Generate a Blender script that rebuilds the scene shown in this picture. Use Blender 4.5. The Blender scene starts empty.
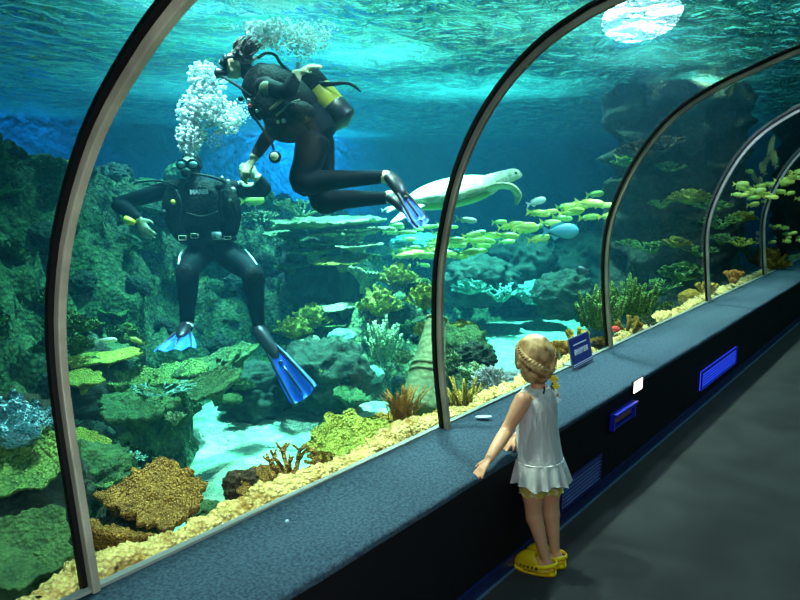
WATER_ABS = (.08, .76, .83); WATER_ABS_D = .17
WATER_SC = (.10, .62, 1.0); WATER_SC_D = .0055
SURF_COL = (.15, .85, .80)
WORLD_COL = (.16, .82, .82); WORLD_S = 2.1
TUNNEL_W = 32
EXPO = .3
LAMPS = [
 ('wall_lamp', (14.2, 12.3, 5.0), .5, 900, (.35, .75, 1), (14.2, 14.5, 1.0), 1.9),  # added blue fill brightening the back wall behind the divers
 ('wall_lamp', (6.6, 12.6, 5.0), .5, 150, (.3, .6, 1), (6.4, 14.5, 1.0), 1.9),  # weaker added fill further along the back wall
 ('tank_lamp_or_fill', (5.9, 4.8, 6.0), .4, 230, (.8, 1, .85), (5.9, 4.7, .2), .55),  # name, loc, size, watts, colour, target, spread; added fill for the mid reef corals
 ('tank_lamp_or_fill', (5.2, 5.6, 6.0), .5, 360, (.50, 1, .84), (4.0, 4.5, -.6), .95),
 ('tank_lamp_or_fill', (9.0, 5.6, 6.0), .5, 800, (.55, 1, .9), (8.6, 5.2, -.6), 1.1),
 ('tank_lamp_or_fill', (6.8, 8.5, 6.0), .5, 560, (.7, .95, 1), (6.2, 7.6, -.6), 1.3),
 ('tank_lamp_or_fill', (3.0, 4.3, 5.2), .3, 60, (.9, 1, 1), (3.4, 4.6, 1.5), .5),  # added fill over the divers to brighten their bubbles
 ('tank_lamp_or_fill', (9.6, 2.6, 3.4), .3, 110, (.8, 1, .8), (10, 3.0, 1.0), 2.2),  # added fill lighting the front of the rock pillar
 ('rim_lamp', (1.9, 2.8, 4.6), .25, 75, (1, .97, .80), (1.9, 2.4, .3), 1.0),
 ('rim_lamp', (3.6, 2.8, 4.6), .25, 105, (1, .97, .80), (3.6, 2.4, .3), 1.1),
 ('rim_lamp', (5.6, 2.8, 4.6), .25, 105, (1, .95, .75), (5.6, 2.4, .3), 1.1),
 ('rim_lamp', (7.6, 2.8, 4.6), .25, 110, (1, .95, .75), (7.6, 2.4, .3), 1.1),
 ('spot_lamp_or_fill', (4.85, 1.85, 2.70), .22, 60, (.78, .86, 1), (2.6, 2.6, .6), 2.8),
 ('spot_lamp_or_fill', (5.6, 2.1, 2.68), .22, 45, (.62, .70, 1), (10, 3.0, 2.2), 2.2),  # added fill giving the pillar a lavender cast
]
HILL_LIST = [  # px, depth, top z, radius x, radius y
 (-120, 6.0, 1.5, 1.6), (0, 7.5, 1.7, 1.6), (90, 9.0, 1.55, 1.7), (170, 9.8, 1.4, 1.5), (230, 10.5, 1.2, 1.4),
 (45, 5.6, .3, .95), (100, 8.0, .35, .9), (200, 8.8, .35, 1.0), (-60, 4.0, .2, 1.0), (20, 4.2, -.05, .7),
 (270, 9.2, .35, .9), (330, 10.0, 1.0, .75), (395, 8.2, .35, .6), (440, 7.4, .1, .6), (350, 8.0, .0, .8),
 (300, 14, .9, 2.2), (420, 14, .6, 2.0), (520, 14.5, .3, 2.2), (600, 15, .6, 2.2), (650, 17, .4, 2),
]
N_SCATTER = 420
CORALS = [
 # kind, seed, material, px, py, depth, width px, label, options   -- foreground left to right
 ('lobeplate', 3, 'c_brown', 162, 500, 2.9, 96, 'large brown knobbly plate coral standing just behind the rim left of the sand', dict(tilt=(.22, -.25), yaw=.5, wy=.85)),
 ('lobeplate', 5, 'c_brown', 122, 505, 2.9, 50, 'small brown knobbly plate coral joined left of the large brown one', dict(tilt=(.3, .1), yaw=1)),
 ('rock', 2, 'c_dkgreen', 206, 522, 3.1, 40, 'rounded dark green boulder under the right edge of the large brown plate coral', dict(hz=.7)),
 ('lobeplate', 7, 'c_brown', 116, 540, 2.55, 80, 'yellow brown bumpy coral crust just right of the nearest hoop above the rim', dict(tilt=(.5, -.2), yaw=2.2)),
 ('rock', 3, 'c_rock', 128, 552, 3.0, 70, 'dark rock below the bumpy yellow brown crust', dict()),
 ('bush', 1, 'c_brown', 294, 476, 3.0, 84, 'brown lattice branching coral lying between sand and rim', dict(hz=.6, tilt=(.3, 0))),
 ('rock', 4, 'c_rockbrown', 243, 497, 3.0, 40, 'small brown rock on the rim left of the lattice coral', dict()),
 ('lobeplate', 8, 'c_yelgreen', 350, 447, 3.65, 90, 'yellow green ruffled plate coral jutting over the sand edge', dict(tilt=(.25, -.3), wy=.8, yaw=.4)),
 ('rock', 5, 'c_rockbrown', 372, 458, 3.9, 36, 'brown rock under the yellow green ruffled coral', dict()),
 ('cabbage', 2, 'c_yelgreen', 372, 437, 3.9, 48, 'yellow green leafy coral clump left of the mustard fronds', dict(hz=.8)),
 ('cabbage', 4, 'c_mustard', 420, 432, 3.8, 34, 'olive leafy coral at the foot of the stone column', dict(hz=.8)),
 ('mound', 5, 'c_rockbrown', 427, 430, 3.55, 17, 'small round brown sponge beside the foot of the second hoop', dict(hz=1.3)),
 ('fronds', 2, 'c_orange', 403, 418, 4.0, 50, 'mustard yellow upright frond coral left of the stone column', dict(hz=.8)),
 ('fronds', 5, 'c_mustard', 463, 415, 4.2, 56, 'mustard bushy frond coral right of the second hoop', dict(hz=.75)),
 ('cabbage', 6, 'c_yelgreen', 452, 432, 3.9, 40, 'yellow green low leafy coral above the rim right of the second hoop', dict(hz=.6)),
 ('cabbage', 3, 'c_yelgreen', 461, 344, 6.2, 46, 'yellow green leafy coral heaped highest right of the second hoop', dict(hz=1.0)),
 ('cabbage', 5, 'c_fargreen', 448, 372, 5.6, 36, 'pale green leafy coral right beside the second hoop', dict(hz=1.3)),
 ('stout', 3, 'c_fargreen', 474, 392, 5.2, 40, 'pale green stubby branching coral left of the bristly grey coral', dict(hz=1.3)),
 ('rock', 6, 'c_dkgreen', 462, 385, 6.0, 62, 'green rock carrying the leafy corals right of the second hoop', dict(hz=1.3)),
 ('brush', 1, 'c_grey', 491, 395, 4.6, 46, 'round bristly blue grey coral left of the girl', dict(hz=.85)),
 ('mound', 7, 'c_cyan', 501, 400, 4.5, 13, 'small pale cyan lump of coral under the bristly grey coral', dict()),
 ('mound', 8, 'c_grey', 514, 378, 5.6, 22, 'grey coral lump between the bristly coral and the girl', dict(hz=.7)),
 ('stout', 5, 'c_orange', 563, 366, 4.8, 34, 'brown orange stubby finger coral right of the girl behind the small sign', dict(hz=1.4)),
 ('stout', 6, 'c_mustard', 578, 350, 5.0, 28, 'mustard stubby finger coral rising above the small blue sign', dict(hz=1.5)),
 ('cabbage', 7, 'c_mustard', 556, 384, 4.6, 34, 'olive leafy coral low behind the girl', dict(hz=.7)),
 ('tallfingers', 2, 'c_green', 600, 325, 6.2, 48, 'tall green finger coral left of the third hoop', dict(hz=1.05)),
 ('tallfingers', 4, 'c_green', 634, 312, 6.4, 46, 'tall green finger coral right of the third hoop', dict(hz=.9)),
 ('stout', 2, 'c_mustard', 629, 336, 5.5, 28, 'yellow knobbly branching coral right of the third hoop on the rim', dict(hz=1.3)),
 ('cabbage', 8, 'c_green', 645, 328, 5.8, 26, 'green leafy coral beside the yellow knobbly one', dict()),
 ('cabbage', 9, 'c_mustard', 600, 345, 5.0, 26, 'low yellowish coral on the rim left of the third hoop', dict(hz=.6)),
 # left of the nearest hoop
 ('cabbage', 9, 'c_cyan', 14, 440, 3.0, 92, 'pale blue soft leafy coral left of the nearest hoop', dict(hz=.95)),
 ('rock', 8, 'c_rock', 10, 470, 3.3, 110, 'dark rock under the pale blue soft coral', dict()),
 ('plate', 2, 'c_green', 28, 466, 2.9, 84, 'yellow green plate coral below the pale blue soft coral', dict(tilt=(.35, -.3))),
 ('plate', 3, 'c_dkgreen', 32, 552, 2.6, 90, 'olive plate coral low in the left corner', dict(tilt=(.4, -.2))),
 ('rock', 9, 'c_rock', 25, 540, 3.1, 130, 'dark rock low in the left corner behind the olive plate coral', dict()),
 ('plate', 4, 'c_green', 46, 535, 3.0, 60, 'dark green plate coral tucked beside the nearest hoop', dict(tilt=(.3, .1))),
 ('mound', 9, 'c_mustard', 62, 178, 8.2, 46, 'olive round coral head on top of the reef behind the nearest hoop', dict(hz=.7)),
 # middle left
 ('cabbage', 10, 'c_green', 82, 330, 5.2, 34, 'green ruffled coral right of the nearest hoop, upper of the pair', dict(hz=.7)),
 ('cabbage', 11, 'c_green', 78, 350, 5.0, 36, 'green ruffled coral right of the nearest hoop, lower of the pair', dict(hz=.8)),
 ('flatplate', 2, 'c_yelgreen', 100, 359, 5.2, 82, 'thin yellow green table coral seen edge on right of the nearest hoop', dict(hz=.6, wy=.6)),
 ('plate', 6, 'c_yelgreen', 84, 382, 4.8, 38, 'yellow plate coral with rounded rim under the thin table coral', dict(tilt=(.2, .0))),
 ('lobeplate', 9, 'c_green', 125, 384, 5.2, 62, 'ruffled green plate coral between the table coral and the blue fin', dict(tilt=(.12, 0), wy=.7)),
 ('plate', 7, 'c_green', 180, 380, 5.4, 60, 'green ruffled plate coral right below the foreshortened blue fin', dict(tilt=(.15, -.1), wy=.8)),
 ('staghorn', 2, 'c_teal', 160, 396, 4.9, 62, 'pale spotted thicket coral under the blue fin', dict(hz=.28)),
 ('plate', 8, 'c_dkgreen', 238, 357, 5.8, 44, 'dark green plate coral between the two blue fins', dict(tilt=(.15, -.25), wy=.6)),
 ('plate', 9, 'c_dkgreen', 210, 372, 5.6, 70, 'long dark green plate coral left of the big blue fin', dict(tilt=(.1, -.2), wy=.5)),
 ('plate', 10, 'c_dkgreen', 216, 388, 5.2, 62, 'curling dark green plate coral just above the dark boulders', dict(tilt=(.25, -.3), wy=.55)),
 ('lobeplate', 10, 'c_dkgreen', 138, 412, 4.7, 78, 'speckled green plate coral above the dark boulder', dict(tilt=(.2, -.05), wy=.8)),
 ('branch', 5, 'c_fargreen', 174, 424, 4.6, 30, 'pale green curled branching coral on the boulder over the sand', dict(hz=.7)),
 ('bush', 6, 'c_teal', 120, 470, 4.1, 62, 'blue green bushy coral right of the nearest hoop over dark rock', dict(hz=.5)),
 ('plate', 11, 'c_green', 90, 475, 3.8, 62, 'dark green plate coral with pale edge right of the nearest hoop', dict(tilt=(.25, .1))),
 ('plate', 12, 'c_yelgreen', 84, 447, 4.3, 46, 'yellow green small plate coral touching the nearest hoop', dict(tilt=(.2, 0))),
 ('rock', 10, 'c_rock', 95, 445, 5.4, 110, 'big dark rounded boulder right of the nearest hoop', dict(hz=1.1)),
 ('rock', 11, 'c_rock', 140, 428, 6.4, 80, 'dark rounded boulder at the left end of the sand patch', dict(hz=.9)),
 ('rock', 12, 'c_rock', 262, 410, 7.0, 84, 'dark rounded boulder behind the sand below the big fin', dict(hz=.8)),
 ('rock', 13, 'c_rock', 325, 400, 6.9, 90, 'dark rock behind the sand left of the leafy green corals', dict(hz=1.0)),
 ('rock', 14, 'c_dkgreen', 95, 505, 3.9, 90, 'dark green rock under the plate corals right of the nearest hoop', dict()),
 ('rock', 15, 'c_rock', 75, 400, 5.6, 90, 'shaded rock behind the nearest hoop under the table coral', dict()),
 # middle
 ('cabbage', 12, 'c_yelgreen', 293, 335, 7.4, 40, 'yellow green leafy coral right of the big blue fin', dict(hz=.9)),
 ('cabbage', 13, 'c_yelgreen', 312, 325, 7.8, 44, 'yellow green leafy coral below the table coral pillar', dict(hz=.9)),
 ('plate', 13, 'c_fargreen', 316, 350, 7.2, 40, 'pale green plate coral right of the big blue fin', dict(tilt=(.2, 0))),
 ('mound', 10, 'c_teal', 342, 340, 7.4, 28, 'pale rounded coral with white speck left of the leafy column', dict(hz=.7)),
 ('cabbage', 14, 'c_yelgreen', 398, 283, 8.2, 46, 'yellow green leafy coral crowning the reef left of the second hoop', dict(hz=.8)),
 ('cabbage', 15, 'c_yelgreen', 380, 312, 7.6, 44, 'yellow green leafy coral left of the second hoop, below the crowning one', dict(hz=1.1)),
 ('cabbage', 16, 'c_yelgreen', 425, 305, 6.8, 38, 'yellow green leafy coral touching the second hoop', dict(hz=1.1)),
 ('tallfingers', 6, 'c_fargreen', 384, 356, 7.2, 40, 'green coral column rising above the sand edge', dict(hz=1.1)),
 ('cabbage', 17, 'c_fargreen', 403, 362, 6.2, 26, 'pale green leafy coral left of the stone column', dict(hz=.9)),
 ('cabbage', 18, 'c_yelgreen', 424, 335, 6.0, 26, 'pale yellow green leafy coral at the top of the stone column', dict(hz=1)),
 ('mound', 11, 'c_teal', 372, 380, 6.8, 24, 'small green coral head above the right end of the sand', dict()),
 ('lobeplate', 21, 'c_mustard', 392, 430, 3.95, 54, 'olive ruffled plate coral between the yellow green one and the stone column', dict(tilt=(.25, -.25), wy=.8)),
 ('cabbage', 22, 'c_yelgreen', 440, 420, 4.1, 30, 'yellow green leafy coral squeezed behind the foot of the second hoop', dict(hz=.7)),
 ('cabbage', 41, 'c_green', 244, 388, 6.5, 26, 'green leafy coral on the boulder left of the big blue fin tip', dict(hz=.7)),
 ('plate', 42, 'c_green', 325, 372, 6.6, 40, 'green plate coral on the boulder right of the big blue fin', dict(tilt=(.2, .1))),
 ('bush', 43, 'c_fargreen', 300, 366, 6.9, 30, 'pale bushy coral on top of the boulder behind the big blue fin', dict(hz=.6)),
 ('cabbage', 44, 'c_teal', 346, 380, 6.6, 30, 'blue green leafy coral on the boulder near the mustard fronds', dict(hz=.7)),
 ('lobeplate', 45, 'c_dkgreen', 350, 398, 6.3, 34, 'small dark green plate coral above the right end of the sand', dict(tilt=(.2, 0))),
 ('mound', 46, 'c_green', 232, 402, 6.4, 22, 'small green coral head low on the boulder left of the big blue fin', dict(hz=.7)),
 ('lobeplate', 47, 'c_brown', 262, 484, 2.95, 52, 'small brown ruffled plate coral between the brown rock and the lattice coral', dict(tilt=(.2, -.2), hz=.8)),
 ('cabbage', 48, 'c_mustard', 322, 462, 3.3, 34, 'olive leafy coral between the lattice coral and the yellow green plate coral', dict(hz=.6)),
 # table coral pillar
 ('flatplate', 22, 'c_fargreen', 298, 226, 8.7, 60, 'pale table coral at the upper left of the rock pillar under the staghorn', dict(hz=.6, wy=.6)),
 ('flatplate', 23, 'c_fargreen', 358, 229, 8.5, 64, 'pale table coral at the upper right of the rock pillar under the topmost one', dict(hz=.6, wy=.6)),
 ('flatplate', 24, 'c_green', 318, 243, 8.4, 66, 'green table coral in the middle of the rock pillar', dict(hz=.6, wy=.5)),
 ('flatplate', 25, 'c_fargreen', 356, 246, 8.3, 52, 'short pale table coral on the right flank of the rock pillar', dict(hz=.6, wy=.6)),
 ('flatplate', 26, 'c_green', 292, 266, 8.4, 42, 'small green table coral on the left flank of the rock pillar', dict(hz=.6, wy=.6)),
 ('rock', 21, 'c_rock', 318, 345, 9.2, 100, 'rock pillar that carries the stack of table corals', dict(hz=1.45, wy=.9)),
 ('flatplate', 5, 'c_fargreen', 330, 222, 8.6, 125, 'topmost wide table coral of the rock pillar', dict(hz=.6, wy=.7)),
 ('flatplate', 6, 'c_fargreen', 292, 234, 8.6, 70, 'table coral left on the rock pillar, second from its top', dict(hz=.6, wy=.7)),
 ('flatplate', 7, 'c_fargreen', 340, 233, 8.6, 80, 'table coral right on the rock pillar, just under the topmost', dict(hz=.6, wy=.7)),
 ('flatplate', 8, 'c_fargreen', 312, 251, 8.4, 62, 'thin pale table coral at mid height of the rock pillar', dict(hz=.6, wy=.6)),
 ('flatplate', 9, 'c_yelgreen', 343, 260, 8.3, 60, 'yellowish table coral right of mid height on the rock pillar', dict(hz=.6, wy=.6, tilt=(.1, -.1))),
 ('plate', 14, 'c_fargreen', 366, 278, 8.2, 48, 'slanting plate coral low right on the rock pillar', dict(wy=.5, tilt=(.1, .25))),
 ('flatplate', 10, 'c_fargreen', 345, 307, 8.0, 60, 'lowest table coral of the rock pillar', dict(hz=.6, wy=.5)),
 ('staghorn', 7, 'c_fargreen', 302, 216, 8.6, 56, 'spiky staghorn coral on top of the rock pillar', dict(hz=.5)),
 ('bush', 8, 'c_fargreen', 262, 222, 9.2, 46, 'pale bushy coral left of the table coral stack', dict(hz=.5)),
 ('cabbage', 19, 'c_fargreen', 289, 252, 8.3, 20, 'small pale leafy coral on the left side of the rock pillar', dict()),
 # far, in the blue haze
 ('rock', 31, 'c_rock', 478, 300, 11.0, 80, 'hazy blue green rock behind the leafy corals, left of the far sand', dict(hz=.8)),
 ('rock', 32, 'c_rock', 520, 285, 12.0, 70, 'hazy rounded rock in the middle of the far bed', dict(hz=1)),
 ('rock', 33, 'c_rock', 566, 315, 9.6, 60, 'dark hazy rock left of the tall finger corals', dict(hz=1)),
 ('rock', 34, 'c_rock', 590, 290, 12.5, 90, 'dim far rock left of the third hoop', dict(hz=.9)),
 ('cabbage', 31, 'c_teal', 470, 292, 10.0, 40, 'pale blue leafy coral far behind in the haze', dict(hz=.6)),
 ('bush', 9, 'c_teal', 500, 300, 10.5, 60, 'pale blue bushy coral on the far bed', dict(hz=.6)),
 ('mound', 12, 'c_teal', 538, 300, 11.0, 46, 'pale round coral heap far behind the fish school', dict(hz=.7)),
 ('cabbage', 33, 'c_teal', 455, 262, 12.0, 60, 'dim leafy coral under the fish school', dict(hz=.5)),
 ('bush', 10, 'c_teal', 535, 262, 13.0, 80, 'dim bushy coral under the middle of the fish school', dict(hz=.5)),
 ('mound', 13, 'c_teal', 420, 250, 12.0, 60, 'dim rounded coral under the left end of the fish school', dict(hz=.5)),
]
HILL_LIST += [(-150, 3.0, .1, .7), (-60, 3.0, .05, .5), (60, 3.6, -.1, .6), (10, 2.9, 0, .4),(462, 5.6, .0, .55), (600, 6.2, -.2, .7), (650, 6.6, -.1, .8), (560, 5.4, -.1, .4), (520, 5.2, -.35, .4), (420, 4.4, -.25, .45), (390, 4.2, -.2, .4)]
SW_S = 3.2; SW_D = .22
import bpy, bmesh, math, random
from mathutils import Vector, Matrix, Euler, noise, Quaternion
random.seed(7)
C = bpy.data.collections.new('scene'); bpy.context.scene.collection.children.link(C)
PI = math.pi

# ------------------------------------------------------------------ camera
F = 720.0
VP = (960.0, 184.0)
CAM_H = 1.6
_d = Vector(((VP[0]-400)/F, (VP[1]-300)/F, 1.0)).normalized()
_u = Vector((0, -1, _d.y/_d.z)).normalized()
_l = _d.cross(_u)
if _l.x > 0: _l = -_l
def ray(px, py):
    v = Vector(((px-400)/F, (py-300)/F, 1.0))
    return Vector((v.dot(_d), v.dot(_l), v.dot(_u)))
def P(px, py, D):
    r = ray(px, py); return Vector((r.x*D, r.y*D, CAM_H + r.z*D))
def PY(px, py, Y):
    r = ray(px, py); return P(px, py, Y/r.y)
def PZ(px, py, Z):
    r = ray(px, py); return P(px, py, (Z-CAM_H)/r.z)
def depth(p):
    f = ray(400, 300)
    return (p - Vector((0, 0, CAM_H))).dot(f)
cam = bpy.data.cameras.new('camera'); camo = bpy.data.objects.new('camera', cam); C.objects.link(camo)
cam.sensor_width = 36; cam.lens = F/800*36; cam.clip_start = .02
camo.location = (0, 0, CAM_H)
camo.rotation_euler = ray(400, 300).to_track_quat('-Z', 'Y').to_euler()
bpy.context.scene.camera = camo
VIEW_R = (ray(500, 300)-ray(400, 300)).normalized()      # image right, in the world
VIEW_F = ray(400, 300).normalized()

# ------------------------------------------------------------------ helpers
def obj(name, bm, mat, parent=None, smooth=True, loc=None):
    if isinstance(bm, bmesh.types.BMesh):
        me = bpy.data.meshes.new(name); bm.to_mesh(me); bm.free()
    else:
        me = bm
    if smooth:
        me.polygons.foreach_set('use_smooth', [True]*len(me.polygons))
    mats = mat if isinstance(mat, (list, tuple)) else [mat]
    me.materials.clear()
    for m in mats: me.materials.append(m)
    o = bpy.data.objects.new(name, me); C.objects.link(o)
    if parent: o.parent = parent
    if loc is not None: o.location = loc
    return o
def tag(o, label, cat, group=None, kind=None):
    o['label'] = label; o['category'] = cat
    if group: o['group'] = group
    if kind: o['kind'] = kind
    return o
def struct(o, label=None):
    o['kind'] = 'structure'
    if label: o['label'] = label
    return o
def thing(name, label, cat, loc=(0, 0, 0), group=None, rot=None):
    o = bpy.data.objects.new(name, None); C.objects.link(o); o.location = loc
    o.empty_display_size = .1
    if rot: o.rotation_euler = rot
    return tag(o, label, cat, group)
def dup(root):
    r = root.copy(); C.objects.link(r)
    for ch in list(root.children):
        c = ch.copy(); C.objects.link(c); c.parent = r
        for g in ch.children:
            d = g.copy(); C.objects.link(d); d.parent = c
    return r
def box(bm, lo, hi, mi=0):
    vs = [bm.verts.new((x, y, z)) for z in (lo[2], hi[2]) for y in (lo[1], hi[1]) for x in (lo[0], hi[0])]
    for f in ((0, 2, 3, 1), (4, 5, 7, 6), (0, 1, 5, 4), (2, 6, 7, 3), (0, 4, 6, 2), (1, 3, 7, 5)):
        fa = bm.faces.new([vs[i] for i in f]); fa.material_index = mi
    return vs
def catmull(pts, n):
    pts = [Vector(p) for p in pts]
    if len(pts) < 3: 
        return [pts[0].lerp(pts[-1], i/n) for i in range(n+1)]
    ext = [pts[0]*2-pts[1]] + pts + [pts[-1]*2-pts[-2]]
    out = []
    m = len(pts)-1
    for i in range(n+1):
        t = i/n*m; k = min(int(t), m-1); u = t-k
        a, b, c, d = ext[k:k+4]
        out.append(.5*((2*b)+(c-a)*u+(2*a-5*b+4*c-d)*u*u+(3*b-a-3*c+d)*u**3))
    return out
def tube(bm, pts, rad, seg=10, cap=True, flat=1.0, ref=None, mi=0, fn=None):
    """loft along pts; rad float / list; flat squeezes the second axis; ref = direction of the first axis"""
    pts = [Vector(p) for p in pts]; n = len(pts)
    if not isinstance(rad, (list, tuple)): rad = [rad]*n
    if len(rad) != n:
        rad = [rad[min(int(i/(n-1)*(len(rad)-1)), len(rad)-2)]*(1-((i/(n-1)*(len(rad)-1)) - min(int(i/(n-1)*(len(rad)-1)), len(rad)-2))) + rad[min(int(i/(n-1)*(len(rad)-1)), len(rad)-2)+1]*((i/(n-1)*(len(rad)-1)) - min(int(i/(n-1)*(len(rad)-1)), len(rad)-2)) for i in range(n)]
    t0 = (pts[1]-pts[0]).normalized()
    a = Vector(ref) if ref is not None else (Vector((0, 0, 1)) if abs(t0.z) < .9 else Vector((1, 0, 0)))
    rings = []
    for i, p in enumerate(pts):
        t = (pts[min(i+1, n-1)]-pts[max(i-1, 0)]).normalized()
        a = (a - t*a.dot(t)).normalized(); b = t.cross(a)
        ring = []
        for k in range(seg):
            th = 2*PI*k/seg
            r = rad[i]
            q = p + a*math.cos(th)*r + b*math.sin(th)*r*flat
            ring.append(bm.verts.new(q))
        rings.append(ring)
    for i in range(n-1):
        for k in range(seg):
            f = bm.faces.new((rings[i][k], rings[i][(k+1) % seg], rings[i+1][(k+1) % seg], rings[i+1][k])); f.material_index = mi
    if cap:
        for ring, p, s in ((rings[0], pts[0], -1), (rings[-1], pts[-1], 1)):
            i = 0 if s < 0 else n-1
            t = (pts[1]-pts[0] if s < 0 else pts[-1]-pts[-2]).normalized()
            c = bm.verts.new(p + t*s*rad[i]*.45)
            for k in range(seg):
                f = bm.faces.new((c, ring[(k+1) % seg], ring[k]) if s < 0 else (c, ring[k], ring[(k+1) % seg])); f.material_index = mi
    return rings
def ellip(bm, c, r, rot=None, seg=16, mi=0):
    m = Matrix.Translation(Vector(c)) @ (rot.to_matrix().to_4x4() if rot is not None else Matrix()) @ Matrix.Diagonal((r[0], r[1], r[2], 1))
    g = bmesh.ops.create_uvsphere(bm, u_segments=seg, v_segments=max(6, seg//2), radius=1, matrix=m)
    for v in g['verts']:
        for f in v.link_faces: f.material_index = mi
def fuse(bm, voxel, smooth=3, name='tmp', subdiv=0):
    """voxel-remesh a heap of closed lofts into one continuous surface, returns mesh"""
    me = bpy.data.meshes.new(name); bmesh.ops.recalc_face_normals(bm, faces=bm.faces); bm.to_mesh(me); bm.free()
    o = bpy.data.objects.new(name, me); bpy.context.scene.collection.objects.link(o)
    m = o.modifiers.new('r', 'REMESH'); m.mode = 'VOXEL'; m.voxel_size = voxel
    if smooth:
        s = o.modifiers.new('s', 'SMOOTH'); s.factor = .5; s.iterations = smooth
    dg = bpy.context.evaluated_depsgraph_get()
    out = bpy.data.meshes.new_from_object(o.evaluated_get(dg))
    bpy.data.objects.remove(o)
    return out
def fbm(p, sc, o=4, rough=.5):
    s = 0; a = 1; v = Vector(p)*sc
    for _ in range(o):
        s += a*noise.noise(v); v = v*2.03+Vector((3.1, 1.7, 9.2)); a *= rough
    return s
def srgb(r, g, b):
    f = lambda c: ((c/255+.055)/1.055)**2.4 if c > 10 else c/255/12.92
    return (f(r), f(g), f(b), 1)

# ------------------------------------------------------------------ materials
def mat(name, col, rough=.6, metal=0, spec=.5, col2=None, nscale=8, bump=0, bscale=40, vor=0, emit=None, estr=0, coat=0, detail=4, contrast=(.35, .65), sheen=0):
    m = bpy.data.materials.new(name); m.use_nodes = True
    nt = m.node_tree; b = nt.nodes['Principled BSDF']
    b.inputs['Base Color'].default_value = col; b.inputs['Roughness'].default_value = rough
    b.inputs['Metallic'].default_value = metal; b.inputs['Specular IOR Level'].default_value = spec
    b.inputs['Coat Weight'].default_value = coat
    b.inputs['Sheen Weight'].default_value = sheen
    N = nt.nodes.new; L = nt.links.new
    tc = N('ShaderNodeTexCoord')
    if col2:
        n = N('ShaderNodeTexNoise'); n.inputs['Scale'].default_value = nscale; n.inputs['Detail'].default_value = detail
        L(tc.outputs['Object'], n.inputs['Vector'])
        r = N('ShaderNodeValToRGB'); r.color_ramp.elements[0].position = contrast[0]; r.color_ramp.elements[1].position = contrast[1]
        r.color_ramp.elements[0].color = col; r.color_ramp.elements[1].color = col2
        L(n.outputs['Fac'], r.inputs['Fac']); L(r.outputs['Color'], b.inputs['Base Color'])
    if bump:
        if vor:
            n = N('ShaderNodeTexVoronoi'); n.inputs['Scale'].default_value = bscale; out = n.outputs['Distance']
        else:
            n = N('ShaderNodeTexNoise'); n.inputs['Scale'].default_value = bscale; n.inputs['Detail'].default_value = 5; out = n.outputs['Fac']
        L(tc.outputs['Object'], n.inputs['Vector'])
        bp = N('ShaderNodeBump'); bp.inputs['Strength'].default_value = bump; bp.inputs['Distance'].default_value = 2.0/bscale
        if vor: bp.invert = True
        L(out, bp.inputs['Height']); L(bp.outputs['Normal'], b.inputs['Normal'])
    if emit:
        b.inputs['Emission Color'].default_value = emit; b.inputs['Emission Strength'].default_value = estr
    return m
M = {}
def coral(name, c1, c2, nscale=9, bscale=38, bump=.8, contrast=(.3, .7), tip=None, vw=1.0):
    """spotted coral skin: two tones by noise, polyp cells by voronoi (their own lighter tip colour)"""
    m = bpy.data.materials.new(name); m.use_nodes = True
    nt = m.node_tree; b = nt.nodes['Principled BSDF']; N = nt.nodes.new; L = nt.links.new
    b.inputs['Roughness'].default_value = .9; b.inputs['Specular IOR Level'].default_value = .08
    tc = N('ShaderNodeTexCoord')
    n = N('ShaderNodeTexNoise'); n.inputs['Scale'].default_value = nscale; n.inputs['Detail'].default_value = 8; n.inputs['Roughness'].default_value = .7
    L(tc.outputs['Object'], n.inputs['Vector'])
    r = N('ShaderNodeValToRGB'); e = r.color_ramp.elements
    e[0].position, e[1].position = contrast; e[0].color = c1; e[1].color = c2
    L(n.outputs['Fac'], r.inputs['Fac'])
    v = N('ShaderNodeTexVoronoi'); v.inputs['Scale'].default_value = bscale
    L(tc.outputs['Object'], v.inputs['Vector'])
    rr = N('ShaderNodeValToRGB'); e = rr.color_ramp.elements
    e[0].position = .05; e[0].color = (1, 1, 1, 1); e[1].position = .45; e[1].color = (0, 0, 0, 1)
    L(v.outputs['Distance'], rr.inputs['Fac'])
    mx = N('ShaderNodeMix'); mx.data_type = 'RGBA'
    mu = N('ShaderNodeMath'); mu.operation = 'MULTIPLY'; mu.inputs[1].default_value = .55*vw
    L(rr.outputs['Color'], mu.inputs[0]); L(mu.outputs[0], mx.inputs[0])
    L(r.outputs['Color'], mx.inputs[6]); mx.inputs[7].default_value = tip or tuple(min(1, c*1.7+.02) for c in c2[:3])+(1,)
    L(mx.outputs[2], b.inputs['Base Color'])
    bp = N('ShaderNodeBump'); bp.inputs['Strength'].default_value = bump; bp.inputs['Distance'].default_value = 1.2/bscale
    ad = N('ShaderNodeMath'); ad.operation = 'MULTIPLY_ADD'; ad.inputs[1].default_value = -vw
    L(v.outputs['Distance'], ad.inputs[0]); L(n.outputs['Fac'], ad.inputs[2])
    L(ad.outputs[0], bp.inputs['Height']); L(bp.outputs['Normal'], b.inputs['Normal'])
    return m
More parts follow.
